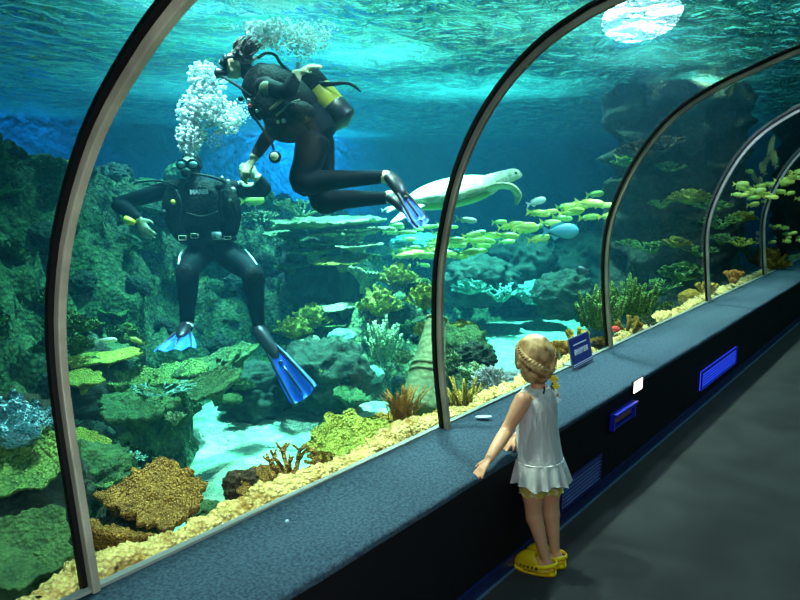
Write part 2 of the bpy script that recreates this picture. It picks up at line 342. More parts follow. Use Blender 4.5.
# ------------------------------------------------------------------ tunnel shell
X0, X1 = -3.0, 20.0
LF, LB, LZ = 1.345, 1.775, .505            # ledge front, back, top
SURF = 2.85                                # water surface
PROF_COMMON = [(1.775, .49), (1.81, .80), (1.835, 1.13), (1.80, 1.38), (1.705, 1.64), (1.58, 1.87), (1.41, 2.06), (1.18, 2.215), (1.04, 2.265)]
PROF1 = [(1.782, .49), (1.826, .76), (1.856, .95), (1.870, 1.12), (1.853, 1.29), (1.79, 1.473), (1.68, 1.645), (1.568, 1.766), (1.417, 1.881), (1.28, 1.962), (1.0, 2.10)]
PROF2 = [(1.750, .49), (1.792, .80), (1.80, 1.134), (1.776, 1.358), (1.711, 1.617), (1.616, 1.821), (1.488, 1.991), (1.33, 2.127), (1.171, 2.211), (1.059, 2.251)]
PROF3 = [(1.782, .49), (1.825, .825), (1.841, 1.163), (1.799, 1.43), (1.674, 1.721), (1.497, 1.964), (1.297, 2.119), (1.028, 2.246)]
def full_profile(left, n=64):
    pts = [Vector((y, z, 0)) for y, z in left]
    pts += [Vector((.62, 2.38, 0)), Vector((0, 2.43, 0))]
    half = catmull(pts, n//2)
    return [(p.x, p.y) for p in half] + [(-p.x, p.y) for p in reversed(half[:-1])]
PR = {k: full_profile(v) for k, v in (('1', PROF1), ('2', PROF2), ('3', PROF3), ('c', PROF_COMMON))}
ARCH = [(-1.0, 'c'), (.936, '1'), (2.625, '2'), (4.667, '3'), (7.10, 'c'), (9.6, 'c'), (12.2, 'c'), (15, 'c')]
STN = [(X0, 'c')] + ARCH + [(X1, 'c')]
def profile_at(x):
    for (xa, a), (xb, b) in zip(STN, STN[1:]):
        if xa <= x <= xb:
            t = (x-xa)/(xb-xa)
            return [(p[0]*(1-t)+q[0]*t, p[1]*(1-t)+q[1]*t) for p, q in zip(PR[a], PR[b])]
def grow(prof, d):
    out = []
    n = len(prof)
    for i, p in enumerate(prof):
        a, b = prof[max(i-1, 0)], prof[min(i+1, n-1)]
        t = Vector((b[0]-a[0], b[1]-a[1])).normalized(); nn = Vector((t.y, -t.x))
        out.append((p[0]+nn.x*d, p[1]+nn.y*d))
    return out

M['acrylic'] = bpy.data.materials.new('acrylic'); m = M['acrylic']; m.use_nodes = True; nt = m.node_tree; nt.nodes.clear()
o_ = nt.nodes.new('ShaderNodeOutputMaterial'); tr = nt.nodes.new('ShaderNodeBsdfTransparent'); tr.inputs[0].default_value = (.975, .99, .985, 1)
gl = nt.nodes.new('ShaderNodeBsdfGlossy'); gl.inputs['Roughness'].default_value = .03
fr = nt.nodes.new('ShaderNodeFresnel'); fr.inputs[0].default_value = 1.2
mx = nt.nodes.new('ShaderNodeMixShader'); nt.links.new(fr.outputs[0], mx.inputs[0]); nt.links.new(tr.outputs[0], mx.inputs[1]); nt.links.new(gl.outputs[0], mx.inputs[2]); nt.links.new(mx.outputs[0], o_.inputs[0])

for wi, ((xa, a), (xb, b)) in enumerate(zip(STN, STN[1:])):
    bm = bmesh.new(); n = 8; rows = []
    for i in range(n+1):
        x = xa+(xb-xa)*i/n
        pr = profile_at(min(max(x, X0), X1))
        rows.append([bm.verts.new((x, y, z)) for y, z in grow(pr, .010)])
    for i in range(n):
        for k in range(len(rows[0])-1):
            bm.faces.new((rows[i+1][k], rows[i+1][k+1], rows[i][k+1], rows[i][k]))
    o = obj('window_%d' % (wi+1), bm, M['acrylic'])
    struct(o, 'curved clear acrylic panel of the tunnel between two steel ribs')

# hoops: a brushed steel band over a black gasket
M['steel'] = mat('brushed_steel', srgb(150, 150, 132), 0.45, .3, col2=srgb(118, 118, 104), nscale=5, bump=.15, bscale=160)
M['rubber'] = mat('black_rubber', srgb(6, 7, 8), .6, spec=.15)
def band(prof, x0, x1, d0, d1):
    bm = bmesh.new(); A = grow(prof, d0); B = grow(prof, d1); prev = None
    for (ya, za), (yb, zb) in zip(A, B):
        ring = [bm.verts.new((x0, ya, za)), bm.verts.new((x1, ya, za)), bm.verts.new((x1, yb, zb)), bm.verts.new((x0, yb, zb))]
        if prev:
            for k in range(4): bm.faces.new((prev[k], prev[(k+1) % 4], ring[(k+1) % 4], ring[k]))
        else: bm.faces.new(ring[::-1])
        prev = ring
    bm.faces.new(prev)
    return bm
arch_labels = ['steel tunnel hoop behind the viewer, just out of frame', 'nearest steel hoop, at the left of the photo beside the pale blue soft coral',
    'tall steel hoop standing on the ledge just left of the girl, crossing the turtle', 'steel hoop on the ledge right of the small blue sign',
    'fourth steel hoop, before the dark rock pillar with green shrubby corals', 'far steel hoop near the right edge, beyond the rock pillar', 'farther steel hoop down the tunnel', 'farthest steel hoop down the tunnel']
for (x, k), lab in zip(ARCH, arch_labels):
    if x < 0 or x > 11: continue
    pr = PR[k]
    t = thing('tunnel_hoop', lab, 'hoop', (x, 0, 0), 'steel hoops of the tunnel')
    w = .0115
    o = obj('steel_band', band(pr, -w, w, -.024, .004), M['steel'], t, smooth=False)
    bv = o.modifiers.new('b', 'BEVEL'); bv.width = .004; bv.segments = 2; bv.limit_method = 'ANGLE'
    obj('gasket', band(pr, -w-(.013 if k == '1' else .007), w+.001, .0045, .024), M['rubber'], t, smooth=False)

# ------------------------------------------------------------------ floor, ledge, skirting
M['carpet_floor'] = mat('floor_carpet', srgb(18, 23, 25), .95, spec=.05, col2=srgb(34, 39, 39), nscale=3.5, bump=.5, bscale=420, detail=9, contrast=(.3, .72), sheen=.1)
M['ledge'] = mat('ledge_carpet', srgb(34, 50, 66), .93, spec=.08, col2=srgb(62, 86, 100), nscale=95, bump=1.0, bscale=330, detail=10, contrast=(.30, .70))
M['ledge_front'] = mat('ledge_front', srgb(9, 10, 14), .8, spec=.15, bump=.2, bscale=200)
M['skirt'] = mat('skirting_blue', srgb(22, 32, 82), .35, spec=.5, col2=srgb(16, 24, 64), nscale=3)
M['seal'] = mat('seal_strip', srgb(110, 122, 118), .6)
bm = bmesh.new(); box(bm, (X0, -LF, -.1), (X1, LF, 0)); struct(obj('floor', bm, M['carpet_floor'], smooth=False), 'dark grey carpet floor of the tunnel')
for s, nm in ((1, 'left'), (-1, 'right')):
    # ledge: body front face and a carpet-covered, gently rounded top
    bm = bmesh.new(); y0, y1 = sorted((s*LF, s*(LB+.03))); box(bm, (X0, y0+(.004 if s > 0 else 0), -1.2), (X1, y1-(.004 if s < 0 else 0), LZ-.02))
    struct(obj('wall_'+nm, bm, M['ledge_front'], smooth=False), 'black low wall under the ledge')
    bm = bmesh.new(); nx = 600
    sec = [(LF-.002, LZ-.028), (LF-.004, LZ-.008), (LF+.012, LZ-.001), (LF+.10, LZ+.002), (LF+.22, LZ-.002), (LF+.27, LZ-.010), (LF+.34, LZ-.006), (LB+.02, LZ-.004), (LB+.02, LZ-.03)]
    rows = []
    for i in range(nx+1):
        x = X0+(X1-X0)*i/nx
        rows.append([bm.verts.new((x, s*(y+.003*noise.noise(Vector((x*9, k, 0))) if k < 3 else y), z+.004*noise.noise(Vector((x*3, y*8, s))))) for k, (y, z) in enumerate(sec)])
    for i in range(nx):
        for k in range(len(sec)-1):
            q = (rows[i][k], rows[i][k+1], rows[i+1][k+1], rows[i+1][k]); bm.faces.new(q if s < 0 else q[::-1])
    struct(obj('trim_1' if s > 0 else 'trim_2', bm, M['ledge']), 'blue-grey carpet covered ledge top')
    bm = bmesh.new(); y0, y1 = sorted((s*(LB-.004), s*(LB+.02))); box(bm, (X0, y0, LZ-.006), (X1, y1, LZ+.004))
    struct(obj('trim_%d' % (3 if s > 0 else 4), bm, M['seal'], smooth=False), 'pale sealing strip at the foot of the acrylic')
    bm = bmesh.new(); y0, y1 = sorted((s*(LF-.010), s*(LF+.002))); box(bm, (X0, y0, 0), (X1, y1, .062))
    y0, y1 = sorted((s*(LF-.014), s*(LF))); box(bm, (X0, y0, 0), (X1, y1, .012))
    ob = obj('baseboard_'+nm, bm, M['skirt'], smooth=False); struct(ob, 'dark blue skirting along the floor')
bm = bmesh.new(); box(bm, (X0, LF-.020, 0), (X1, LF-.014, .008)); struct(obj('trim_5', bm, M['floor_edge'] if 'floor_edge' in M else mat('floor_edge', srgb(96, 120, 150), .4, .3), smooth=False), 'thin pale edge strip between skirting and floor')
# hidden-side closures of the tunnel
bm = bmesh.new(); box(bm, (X1, -2.2, -.1), (X1+.1, 2.2, 2.6)); struct(obj('wall_far', bm, M['ledge_front'], smooth=False))
bm = bmesh.new(); box(bm, (X0-.1, -2.2, -.1), (X0, 2.2, 2.6)); struct(obj('wall_near', bm, M['ledge_front'], smooth=False))

# ------------------------------------------------------------------ water
TY0, TY1, TX0, TX1, TZ = -7.0, 14.5, X0, 30.0, -1.15
IN = .01
M['water'] = bpy.data.materials.new('water'); m = M['water']; m.use_nodes = True; nt = m.node_tree; nt.nodes.clear()
o_ = nt.nodes.new('ShaderNodeOutputMaterial')
ab = nt.nodes.new('ShaderNodeVolumeAbsorption'); ab.inputs['Color'].default_value = WATER_ABS + (1,); ab.inputs['Density'].default_value = WATER_ABS_D
sc_ = nt.nodes.new('ShaderNodeVolumeScatter'); sc_.inputs['Color'].default_value = WATER_SC + (1,); sc_.inputs['Density'].default_value = WATER_SC_D
sc_.inputs['Anisotropy'].default_value = .1
ad = nt.nodes.new('ShaderNodeAddShader'); nt.links.new(ab.outputs[0], ad.inputs[0]); nt.links.new(sc_.outputs[0], ad.inputs[1]); nt.links.new(ad.outputs[0], o_.inputs['Volume'])
bm = bmesh.new()
rows = []
xs = [X0+.001]
for (xa, a), (xb, b) in zip(STN, STN[1:]):
    xs += [xa+(xb-xa)*i/6 for i in range(1, 7)]
for x in xs:
    pr = grow(profile_at(min(max(x, X0), X1)), .034)
    loop = [(TY1-IN, SURF), (TY1-IN, TZ), (pr[0][0], TZ)] + pr + [(pr[-1][0], TZ), (TY0+IN, TZ), (TY0+IN, SURF), (0, SURF)]
    rows.append([bm.verts.new((x, y, z)) for y, z in loop])
n = len(rows[0])
for i in range(len(rows)-1):
    for k in range(n):
        bm.faces.new((rows[i][k], rows[i][(k+1) % n], rows[i+1][(k+1) % n], rows[i+1][k]))
bm.faces.new(rows[0]); bm.faces.new(rows[-1])
# beyond the end of the tunnel the tank goes on
bmesh.ops.recalc_face_normals(bm, faces=bm.faces)
ob = obj('tank_water', bm, M['water'], smooth=False); tag(ob, 'hazy turquoise water filling the tank around the tunnel', 'water', kind='stuff')

# tank shell
M['tankwall'] = mat('tank_wall', srgb(22, 92, 136), .9, col2=srgb(30, 108, 150), nscale=1.2, bump=.5, bscale=6)
for nm, lo, hi in (('wall_back', (TX0, TY1, -1.3), (TX1, TY1+.2, SURF+.10)), ('wall_opposite', (TX0, TY0-.2, -1.3), (TX1, TY0, SURF+.10)),
                   ('wall_tank_near', (TX0-.2, TY0, -1.3), (TX0, TY1, SURF+.10)), ('wall_tank_far', (X1+.1, TY0, -1.3), (X1+.3, TY1, SURF+.10))):
    bm = bmesh.new(); box(bm, lo, hi); ob = obj(nm, bm, M['tankwall'], smooth=False); struct(ob)

# water surface seen from below
M['surface'] = bpy.data.materials.new('water_surface'); m = M['surface']; m.use_nodes = True; nt = m.node_tree; nt.nodes.clear()
N = nt.nodes.new; L = nt.links.new
o_ = N('ShaderNodeOutputMaterial'); tc = N('ShaderNodeTexCoord')
mp = N('ShaderNodeMapping'); mp.inputs['Scale'].default_value = (1, 1.6, 1); L(tc.outputs['Object'], mp.inputs[0])
n1 = N('ShaderNodeTexNoise'); n1.inputs['Scale'].default_value = SW_S; n1.inputs['Detail'].default_value = 4; n1.inputs['Distortion'].default_value = .8; n1.inputs['Roughness'].default_value = .55
L(mp.outputs[0], n1.inputs[0])
bp = N('ShaderNodeBump'); bp.inputs['Strength'].default_value = 1; bp.inputs['Distance'].default_value = SW_D; L(n1.outputs[0], bp.inputs['Height'])
tr = N('ShaderNodeBsdfTransparent'); tr.inputs[0].default_value = (.8, 1, .97, 1)
gl = N('ShaderNodeBsdfGlossy'); gl.inputs['Roughness'].default_value = .05; gl.inputs[0].default_value = (.75, 1, .98, 1); L(bp.outputs[0], gl.inputs['Normal'])
tl = N('ShaderNodeBsdfTranslucent'); tl.inputs[0].default_value = SURF_COL + (1,); L(bp.outputs[0], tl.inputs['Normal'])
fr = N('ShaderNodeFresnel'); fr.inputs[0].default_value = 1.33; L(bp.outputs[0], fr.inputs['Normal'])
fm = N('ShaderNodeMapRange'); fm.inputs[3].default_value = .05; fm.inputs[4].default_value = .985; L(fr.outputs[0], fm.inputs[0])
m1 = N('ShaderNodeMixShader'); L(fm.outputs[0], m1.inputs[0]); L(tr.outputs[0], m1.inputs[1]); L(gl.outputs[0], m1.inputs[2])
m2 = N('ShaderNodeMixShader'); m2.inputs[0].default_value = .015; L(m1.outputs[0], m2.inputs[1]); L(tl.outputs[0], m2.inputs[2])
L(m2.outputs[0], o_.inputs[0])
bm = bmesh.new(); nx, ny = 230, 170; g = []
for i in range(nx+1):
    r = []
    for j in range(ny+1):
        x = X0+(X1-X0)*i/nx; y = TY0+(TY1-TY0)*j/ny
        r.append(bm.verts.new((x, y, SURF+.02+.07*noise.noise(Vector((x*1.3, y*2.0, 0)))+.03*noise.noise(Vector((x*4, y*5, 3))))))
    g.append(r)
for i in range(nx):
    for j in range(ny): bm.faces.new((g[i][j], g[i+1][j], g[i+1][j+1], g[i][j+1]))
ob = obj('water_surface', bm, M['surface']); tag(ob, 'rippling turquoise water surface seen from below', 'water surface', kind='stuff')
# ------------------------------------------------------------------ sea bed
M['sand'] = mat('white_sand', srgb(158, 184, 148), .95, spec=.05, col2=srgb(120, 152, 122), nscale=14, bump=1, bscale=45, detail=8)
M['reef'] = coral('reef_rock', srgb(24, 46, 36), srgb(74, 100, 62), nscale=9.0, bscale=24, bump=1, contrast=(.38, .62), tip=srgb(120, 150, 100), vw=.6)
HILLS = []   # (x, y, top z, radius)
def hill(px, D, z, r, ry=None):
    p = P(px, 300, D); HILLS.append((p.x, p.y, z, r, ry or r))
BED = -.6
for h in HILL_LIST: hill(*h)
def ground(x, y):
    b = -1.0
    for hx, hy, z, r, ry in HILLS:
        d = math.hypot((x-hx)/r, (y-hy)/ry)
        if d < 1.6: b = max(b, (z+1.0)*math.exp(-d**3.2*.8)-1.0)
    return b
def ground_n(x, y):
    b = ground(x, y)
    if b > -.99:
        k = min(1, (b+1.0)*1.2)
        v = Vector((x, y, b))
        r = 1-abs(noise.noise(v*1.1+Vector((5, 0, 0))))*2
        b += k*(.30*(r-.5) + .24*fbm((x, y, b*1.4), 2.6, 5, .68)+.07*abs(noise.noise(v*6)))
    return b
bm = bmesh.new(); nx, ny = 240, 190; g = []
for i in range(nx+1):
    r = []
    for j in range(ny+1):
        x = X0+(X1+.2-X0)*i/nx; y = LB+.26+(TY1-LB-.26)*(j/ny)
        r.append(bm.verts.new((x, y, BED+.10*fbm((x, y, 0), .7, 3)+.012*noise.noise(Vector((x*7, y*7, 0))))))
    g.append(r)
for i in range(nx):
    for j in range(ny): bm.faces.new((g[i][j], g[i+1][j], g[i+1][j+1], g[i][j+1]))
struct(obj('tank_floor', bm, M['sand']), 'pale sand bed of the tank')
bm = bmesh.new(); box(bm, (X0, TY0, -1.3), (X1+.2, -LB-.2, -.6)); struct(obj('tank_floor', bm, M['sand'], smooth=False))
# reef bank terrain
bm = bmesh.new(); st = .055; x0, x1, y0, y1 = -1.5, 19.5, 2.15, 14.4
nx = int((x1-x0)/st); ny = int((y1-y0)/st); vid = {}
def gv(i, j):
    if (i, j) not in vid:
        x = x0+i*st; y = y0+j*st; z = ground_n(x, y)
        e = Vector((noise.noise(Vector((x*3, y*3, z*3))), noise.noise(Vector((x*3+9, y*3, z*3))), 0))*.14*min(1, z+1)
        vid[(i, j)] = bm.verts.new((x+e.x, y+e.y, z))
    return vid[(i, j)]
for i in range(nx):
    for j in range(ny):
        x = x0+i*st; y = y0+j*st
        if ground(x, y) > -.93: bm.faces.new((gv(i, j), gv(i+1, j), gv(i+1, j+1), gv(i, j+1)))
struct(obj('reef_bank', bm, M['reef']), 'rocky green reef bank rising from the sand')
# ------------------------------------------------------------------ corals and rocks
def g_rock(seed, det=5):
    bm = bmesh.new(); bmesh.ops.create_icosphere(bm, subdivisions=det, radius=.5)
    o = Vector((seed*7.3, seed*1.9, seed*3.1))
    for v in bm.verts:
        n = v.co.normalized()
        d = 1+.35*noise.noise(n*1.3+o)+.22*(1-abs(noise.noise(n*2.7+o))*2)+.13*noise.noise(n*6+o)+.09*noise.noise(n*12+o)+.05*abs(noise.noise(n*24+o))
        v.co = n*d*.42; v.co.z = v.co.z*.85+.3
    return bm
def g_mound(seed, det=5):
    bm = bmesh.new(); bmesh.ops.create_icosphere(bm, subdivisions=det, radius=.5)
    o = Vector((seed*5.3, seed*2.9, seed*4.1))
    for v in bm.verts:
        n = v.co.normalized()
        d = 1+.22*noise.noise(n*1.6+o)+.14*(noise.noise(n*5+o))+.12*abs(noise.noise(n*11+o))
        v.co = n*d*.47; v.co.z = max(-.05, v.co.z*.8+.18)
    return bm
def g_plate(seed, cup=.12, lobes=5, th=.035, nub=.018, stalk=True):
    rnd = random.Random(seed); o = Vector((seed*3.7, seed*8.1, 0)); bm = bmesh.new(); R, S = 16, 72
    def outline(a):
        v = Vector((math.cos(a), math.sin(a), 0))
        return .5*(.82+.28*noise.noise(v*1.2+o)+.20*noise.noise(v*lobes*.6+o)+.09*noise.noise(v*lobes*2+o))
    top = [bm.verts.new((0, 0, 0))]; rings = []
    def z(x, y, t):
        return cup*t*t+.05*t*noise.noise(Vector((x*4, y*4, seed)))+nub*abs(noise.noise(Vector((x*26, y*26, seed))))*2+nub*noise.noise(Vector((x*11, y*11, seed)))
    for i in range(1, R+1):
        t = (i/R)**.8; ring = []
        for k in range(S):
            a = 2*PI*k/S; r = outline(a)*t; x, y = r*math.cos(a), r*math.sin(a)
            ring.append(bm.verts.new((x, y, z(x, y, t))))
        rings.append(ring)
    for k in range(S): bm.faces.new((top[0], rings[0][k], rings[0][(k+1) % S]))
    for i in range(R-1):
        for k in range(S): bm.faces.new((rings[i][k], rings[i+1][k], rings[i+1][(k+1) % S], rings[i][(k+1) % S]))
    prev = rings[-1]
    for t, dz in ((.97, -th), (.75, -th*1.3), (.45, -th*2.2), (.22, -th*4), (.15, -.28 if stalk else -th*4.2)):
        ring = []
        for k in range(S):
            a = 2*PI*k/S; r = outline(a)*t; x, y = r*math.cos(a), r*math.sin(a)
            ring.append(bm.verts.new((x, y, cup*t*t+dz+.05*t*noise.noise(Vector((x*4, y*4, seed))))))
        for k in range(S): bm.faces.new((prev[k], ring[k], ring[(k+1) % S], prev[(k+1) % S]))
        prev = ring
    bm.faces.new(prev)
    return bm
def g_branch(seed, n=7, levels=3, r0=.05, ln=.26, spread=.7, up=.5, seg=6, taper=.72):
    rnd = random.Random(seed); bm = bmesh.new()
    def grow_(p, d, r, l, lev):
        q = p+d*l*.5+Vector((rnd.uniform(-1, 1), rnd.uniform(-1, 1), rnd.uniform(-.4, 1)))*l*.08
        e = q+(d+Vector((0, 0, up*.3))).normalized()*l*.5
        tube(bm, [p, q, e], [r, r*.88, r*taper], seg)
        if lev <= 0: return
        for _ in range(rnd.choice((2, 3)) if lev > 1 else rnd.choice((2, 3, 3))):
            dd = (d+Vector((rnd.uniform(-1, 1), rnd.uniform(-1, 1), rnd.uniform(-.5, 1)))*spread).normalized()
            dd.z = max(dd.z, -.05)
            grow_(e, dd.normalized(), r*taper, l*.74, lev-1)
    for i in range(n):
        a = 2*PI*i/n+rnd.uniform(-.3, .3)
        grow_(Vector((math.cos(a)*.05, math.sin(a)*.05, -.03)), Vector((math.cos(a)*rnd.uniform(.2, 1), math.sin(a)*rnd.uniform(.2, 1), rnd.uniform(.5, 1))).normalized(), r0, ln, levels-1)
    return bm
def g_cabbage(seed, n=26, size=.3):
    rnd = random.Random(seed); bm = bmesh.new()
    for i in range(n):
        a = i*2.39996+rnd.uniform(-.3, .3); el = 1-(i+.5)/n
        rr = math.sqrt((i+.5)/n)
        base = Vector((math.cos(a)*rr*.30, math.sin(a)*rr*.30, .28*(1-rr*rr)))
        out = Vector((math.cos(a)*rr, math.sin(a)*rr, .9-.6*rr)).normalized()
        side = out.cross(Vector((0, 0, 1))); side = side.normalized() if side.length > .1 else Vector((1, 0, 0))
        side = (side+out.cross(side)*rnd.uniform(-.6, .6)).normalized(); nor = side.cross(out)
        w = size*rnd.uniform(.7, 1.1); h = size*rnd.uniform(.7, 1.1); U, V = 8, 5; g = []; ph = rnd.uniform(0, 9)
        for u in range(U+1):
            s = (u/U-.5)*2; col = []
            for v in range(V+1):
                t = v/V
                q = base+side*s*w*.5*(.35+.75*math.sqrt(t))+out*h*t*(1-.35*s*s)+nor*(.12*w*t*math.sin(s*7+ph)+.25*h*t*t*.6)
                col.append(bm.verts.new(q))
            g.append(col)
        fs = [bm.faces.new((g[u][v], g[u+1][v], g[u+1][v+1], g[u][v+1])) for u in range(U) for v in range(V)]
        bmesh.ops.solidify(bm, geom=fs, thickness=.022)
    ellip(bm, (0, 0, .12), (.28, .28, .22), seg=14)
    return bm
def g_fingers(seed, n=26, h=.9, r=.045, spread=.38, lean=.25, bend=.1):
    rnd = random.Random(seed); bm = bmesh.new()
    for i in range(n):
        a = i*2.4; rr = math.sqrt((i+.5)/n)*spread
        p = Vector((math.cos(a)*rr, math.sin(a)*rr, -.04)); hh = h*rnd.uniform(.5, 1)*(1-.4*rr/spread)
        d = Vector((math.cos(a)*rr*lean/spread, math.sin(a)*rr*lean/spread, 1))
        pts = [p+d*hh*t+Vector((noise.noise(Vector((i, t*2, seed))), noise.noise(Vector((i+9, t*2, seed))), 0))*bend*t for t in (0, .25, .5, .75, 1)]
        r1 = r*rnd.uniform(.7, 1.2)
        tube(bm, pts, [r1, r1*1.1, r1*.95, r1*1.15, r1*.8], 7)
    return bm
def g_fronds(seed, n=46, h=.85):
    rnd = random.Random(seed); bm = bmesh.new()
    for i in range(n):
        a = rnd.uniform(0, 2*PI); rr = rnd.uniform(0, .32)
        p = Vector((math.cos(a)*rr, math.sin(a)*rr, 0)); hh = h*rnd.uniform(.5, 1)
        b = Vector((math.cos(a), math.sin(a), 0))*rnd.uniform(.0, .35)
        pts = [p+b*t*t+Vector((0, 0, hh*t)) for t in (0, .3, .6, .85, 1)]
        tube(bm, pts, [.02, .026, .036, .03, .012], 6, flat=.35, ref=(math.sin(a), -math.cos(a), 0))
    return bm
def g_brush(seed, n=150):
    rnd = random.Random(seed); bm = bmesh.new()
    ellip(bm, (0, 0, .3), (.3, .3, .25), seg=12)
    for i in range(n):
        z = 1-(i+.5)/n*1.5; a = i*2.4; rr = math.sqrt(max(0, 1-z*z)); d = Vector((math.cos(a)*rr, math.sin(a)*rr, z))
        p = Vector((0, 0, .3))+d*.26; l = rnd.uniform(.14, .24)
        e = p+d*l+Vector((rnd.uniform(-1, 1), rnd.uniform(-1, 1), rnd.uniform(-1, 1)))*.05
        tube(bm, [p, p.lerp(e, .5), e], [.022, .02, .012], 5)
        for _ in range(2):
            e2 = p.lerp(e, .6)+Vector((rnd.uniform(-1, 1), rnd.uniform(-1, 1), rnd.uniform(-.3, 1))).normalized()*.09
            tube(bm, [p.lerp(e, .5), e2], [.014, .009], 4)
    return bm
GEN = {'rock': g_rock, 'mound': g_mound,
       'plate': g_plate, 'flatplate': lambda s: g_plate(s, cup=.03, lobes=4, th=.03, nub=.012),
       'lobeplate': lambda s: g_plate(s, cup=.10, lobes=9, th=.05, nub=.035),
       'branch': lambda s: g_branch(s), 'bush': lambda s: g_branch(s, n=9, levels=3, r0=.04, ln=.24, spread=.9, up=.8),
       'staghorn': lambda s: g_branch(s, n=8, levels=3, r0=.03, ln=.30, spread=.6, up=.2),
       'stout': lambda s: g_branch(s, n=6, levels=3, r0=.085, ln=.26, spread=.55, up=1.0, seg=8, taper=.82),
       'cabbage': g_cabbage, 'fingers': g_fronds and g_fingers, 'fronds': g_fronds, 'brush': g_brush,
       'tallfingers': lambda s: g_fingers(s, n=30, h=1.15, r=.038, spread=.36, lean=.35)}
KINDNAME = {'rock': ('reef_rock', 'rock'), 'mound': ('coral_mound', 'coral'), 'plate': ('plate_coral', 'coral'), 'flatplate': ('table_coral', 'coral'),
            'lobeplate': ('plate_coral', 'coral'), 'branch': ('branching_coral', 'coral'), 'bush': ('bushy_coral', 'coral'), 'staghorn': ('staghorn_coral', 'coral'),
            'stout': ('stout_branch_coral', 'coral'), 'cabbage': ('leafy_coral', 'coral'), 'fingers': ('finger_coral', 'coral'), 'fronds': ('frond_coral', 'coral'),
            'brush': ('bristly_coral', 'coral'), 'tallfingers': ('finger_coral', 'coral')}
_geo = {}
def geo(kind, seed, mt):
    k = (kind, seed, mt)
    if k not in _geo:
        if (kind, seed) in _geo: me = _geo[(kind, seed)].copy()
        else:
            me = bpy.data.meshes.new(KINDNAME[kind][0]); bm = GEN[kind](seed); bm.to_mesh(me); bm.free()
            me.polygons.foreach_set('use_smooth', [True]*len(me.polygons)); _geo[(kind, seed)] = me
            me = me.copy()
        me.materials.clear(); me.materials.append(M[mt]); _geo[k] = me
    return _geo[k]
def place(kind, seed, mt, loc, size, label, group=None, yaw=0, tilt=(0, 0), hz=1.0, wy=1.0):
    nm, cat = KINDNAME[kind]
    o = bpy.data.objects.new(nm, geo(kind, seed, mt)); C.objects.link(o)
    if 'plate' in kind: size *= 1.22
    o.location = loc; o.scale = (size, size*wy, size*hz)
    o.rotation_euler = (tilt[0], tilt[1], yaw)
    return tag(o, label, cat, group)
def put(kind, seed, mt, px, py, D, w, label, group=None, yaw=0, tilt=(0, 0), hz=1.0, wy=1.0):
    return place(kind, seed, mt, P(px, py, D), w*D/F, label, group, yaw, tilt, hz, wy)

G3 = srgb
M['c_green'] = coral('coral_green', G3(34, 74, 46), G3(98, 138, 66), 6, 26, tip=G3(140, 172, 92))
M['c_dkgreen'] = coral('coral_dark_green', G3(26, 54, 38), G3(70, 102, 58), 5, 26, tip=G3(96, 130, 80), vw=.4)
M['c_yelgreen'] = coral('coral_yellow_green', G3(84, 104, 36), G3(166, 172, 70), 7, 34, tip=G3(206, 206, 112))
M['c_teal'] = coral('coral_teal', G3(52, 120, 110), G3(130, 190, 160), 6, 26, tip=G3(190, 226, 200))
M['c_cyan'] = coral('coral_cyan', G3(90, 175, 195), G3(150, 220, 225), 6, 30, tip=G3(190, 235, 235))
M['c_brown'] = coral('coral_brown', G3(88, 62, 30), G3(168, 128, 58), 7, 42, tip=G3(226, 190, 110), bump=1)
M['c_orange'] = coral('coral_orange', G3(120, 74, 26), G3(196, 140, 60), 7, 36, tip=G3(235, 195, 120))
M['c_mustard'] = coral('coral_mustard', G3(110, 92, 30), G3(186, 158, 62), 7, 40, tip=G3(220, 200, 110))
M['c_rim'] = coral('rim_rock_yellow', G3(132, 98, 44), G3(206, 192, 116), 13, 62, bump=1, tip=G3(236, 224, 150), contrast=(.36, .60), vw=.9)
M['c_grey'] = coral('coral_blue_grey', G3(92, 104, 112), G3(168, 180, 176), 8, 44, tip=G3(214, 220, 214))
M['c_column'] = coral('column_stone', G3(60, 84, 62), G3(108, 130, 92), 3.5, 26, bump=.25, tip=G3(124, 144, 104))
M['c_rock'] = coral('dark_rock', G3(28, 42, 38), G3(60, 78, 62), 4, 14, bump=1, tip=G3(84, 104, 80), vw=.25)
M['c_rockbrown'] = coral('brown_rock', G3(44, 38, 30), G3(92, 78, 56), 4, 18, bump=1, tip=G3(120, 104, 76), vw=.25)
M['c_red'] = mat('red_sponge', G3(190, 52, 30), .7, bump=.5)
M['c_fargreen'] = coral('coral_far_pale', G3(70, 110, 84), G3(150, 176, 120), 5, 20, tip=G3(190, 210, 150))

# rim rock: long yellow crusted bank lying against the foot of the glass
bm = bmesh.new(); rows = []; nx = 1500; xa, xb = -.6, 13.0
sec = [(1.822, -.2), (1.824, .30), (1.828, .42), (1.845, .480), (1.885, .498), (1.92, .492), (1.955, .45), (2.00, .35), (2.07, .18), (2.16, -.02), (2.28, -.3), (2.56, -.6), (2.7, -.95)]
sec = [(p.x, p.y) for p in catmull([Vector((a, b, 0)) for a, b in sec], 40)]
for i in range(nx+1):
    x = xa+(xb-xa)*i/nx; row = []
    for k, (y, z) in enumerate(sec):
        t = min(1, k/10)
        big = .022*noise.noise(Vector((x*1.7, 2, 0)))+.018*noise.noise(Vector((x*4.2, 5, k*.02)))
        fine = .020*noise.noise(Vector((x*14, y*14, z*14)))+.020*abs(noise.noise(Vector((x*34, y*34, z*34))))+.010*noise.noise(Vector((x*70, y*70, z*70)))
        yy = y+(.06*noise.noise(Vector((x*2.2, 7, z*2)))+fine)*t*(1 if z > 0 else 2); zz = z+(max(big, -.012)+fine)*min(1, t*1.2)
        row.append(bm.verts.new((x, max(yy, 1.822) if k > 2 else y, zz)))
    rows.append(row)
for i in range(nx):
    for k in range(len(sec)-1): bm.faces.new((rows[i][k], rows[i][k+1], rows[i+1][k+1], rows[i+1][k]))
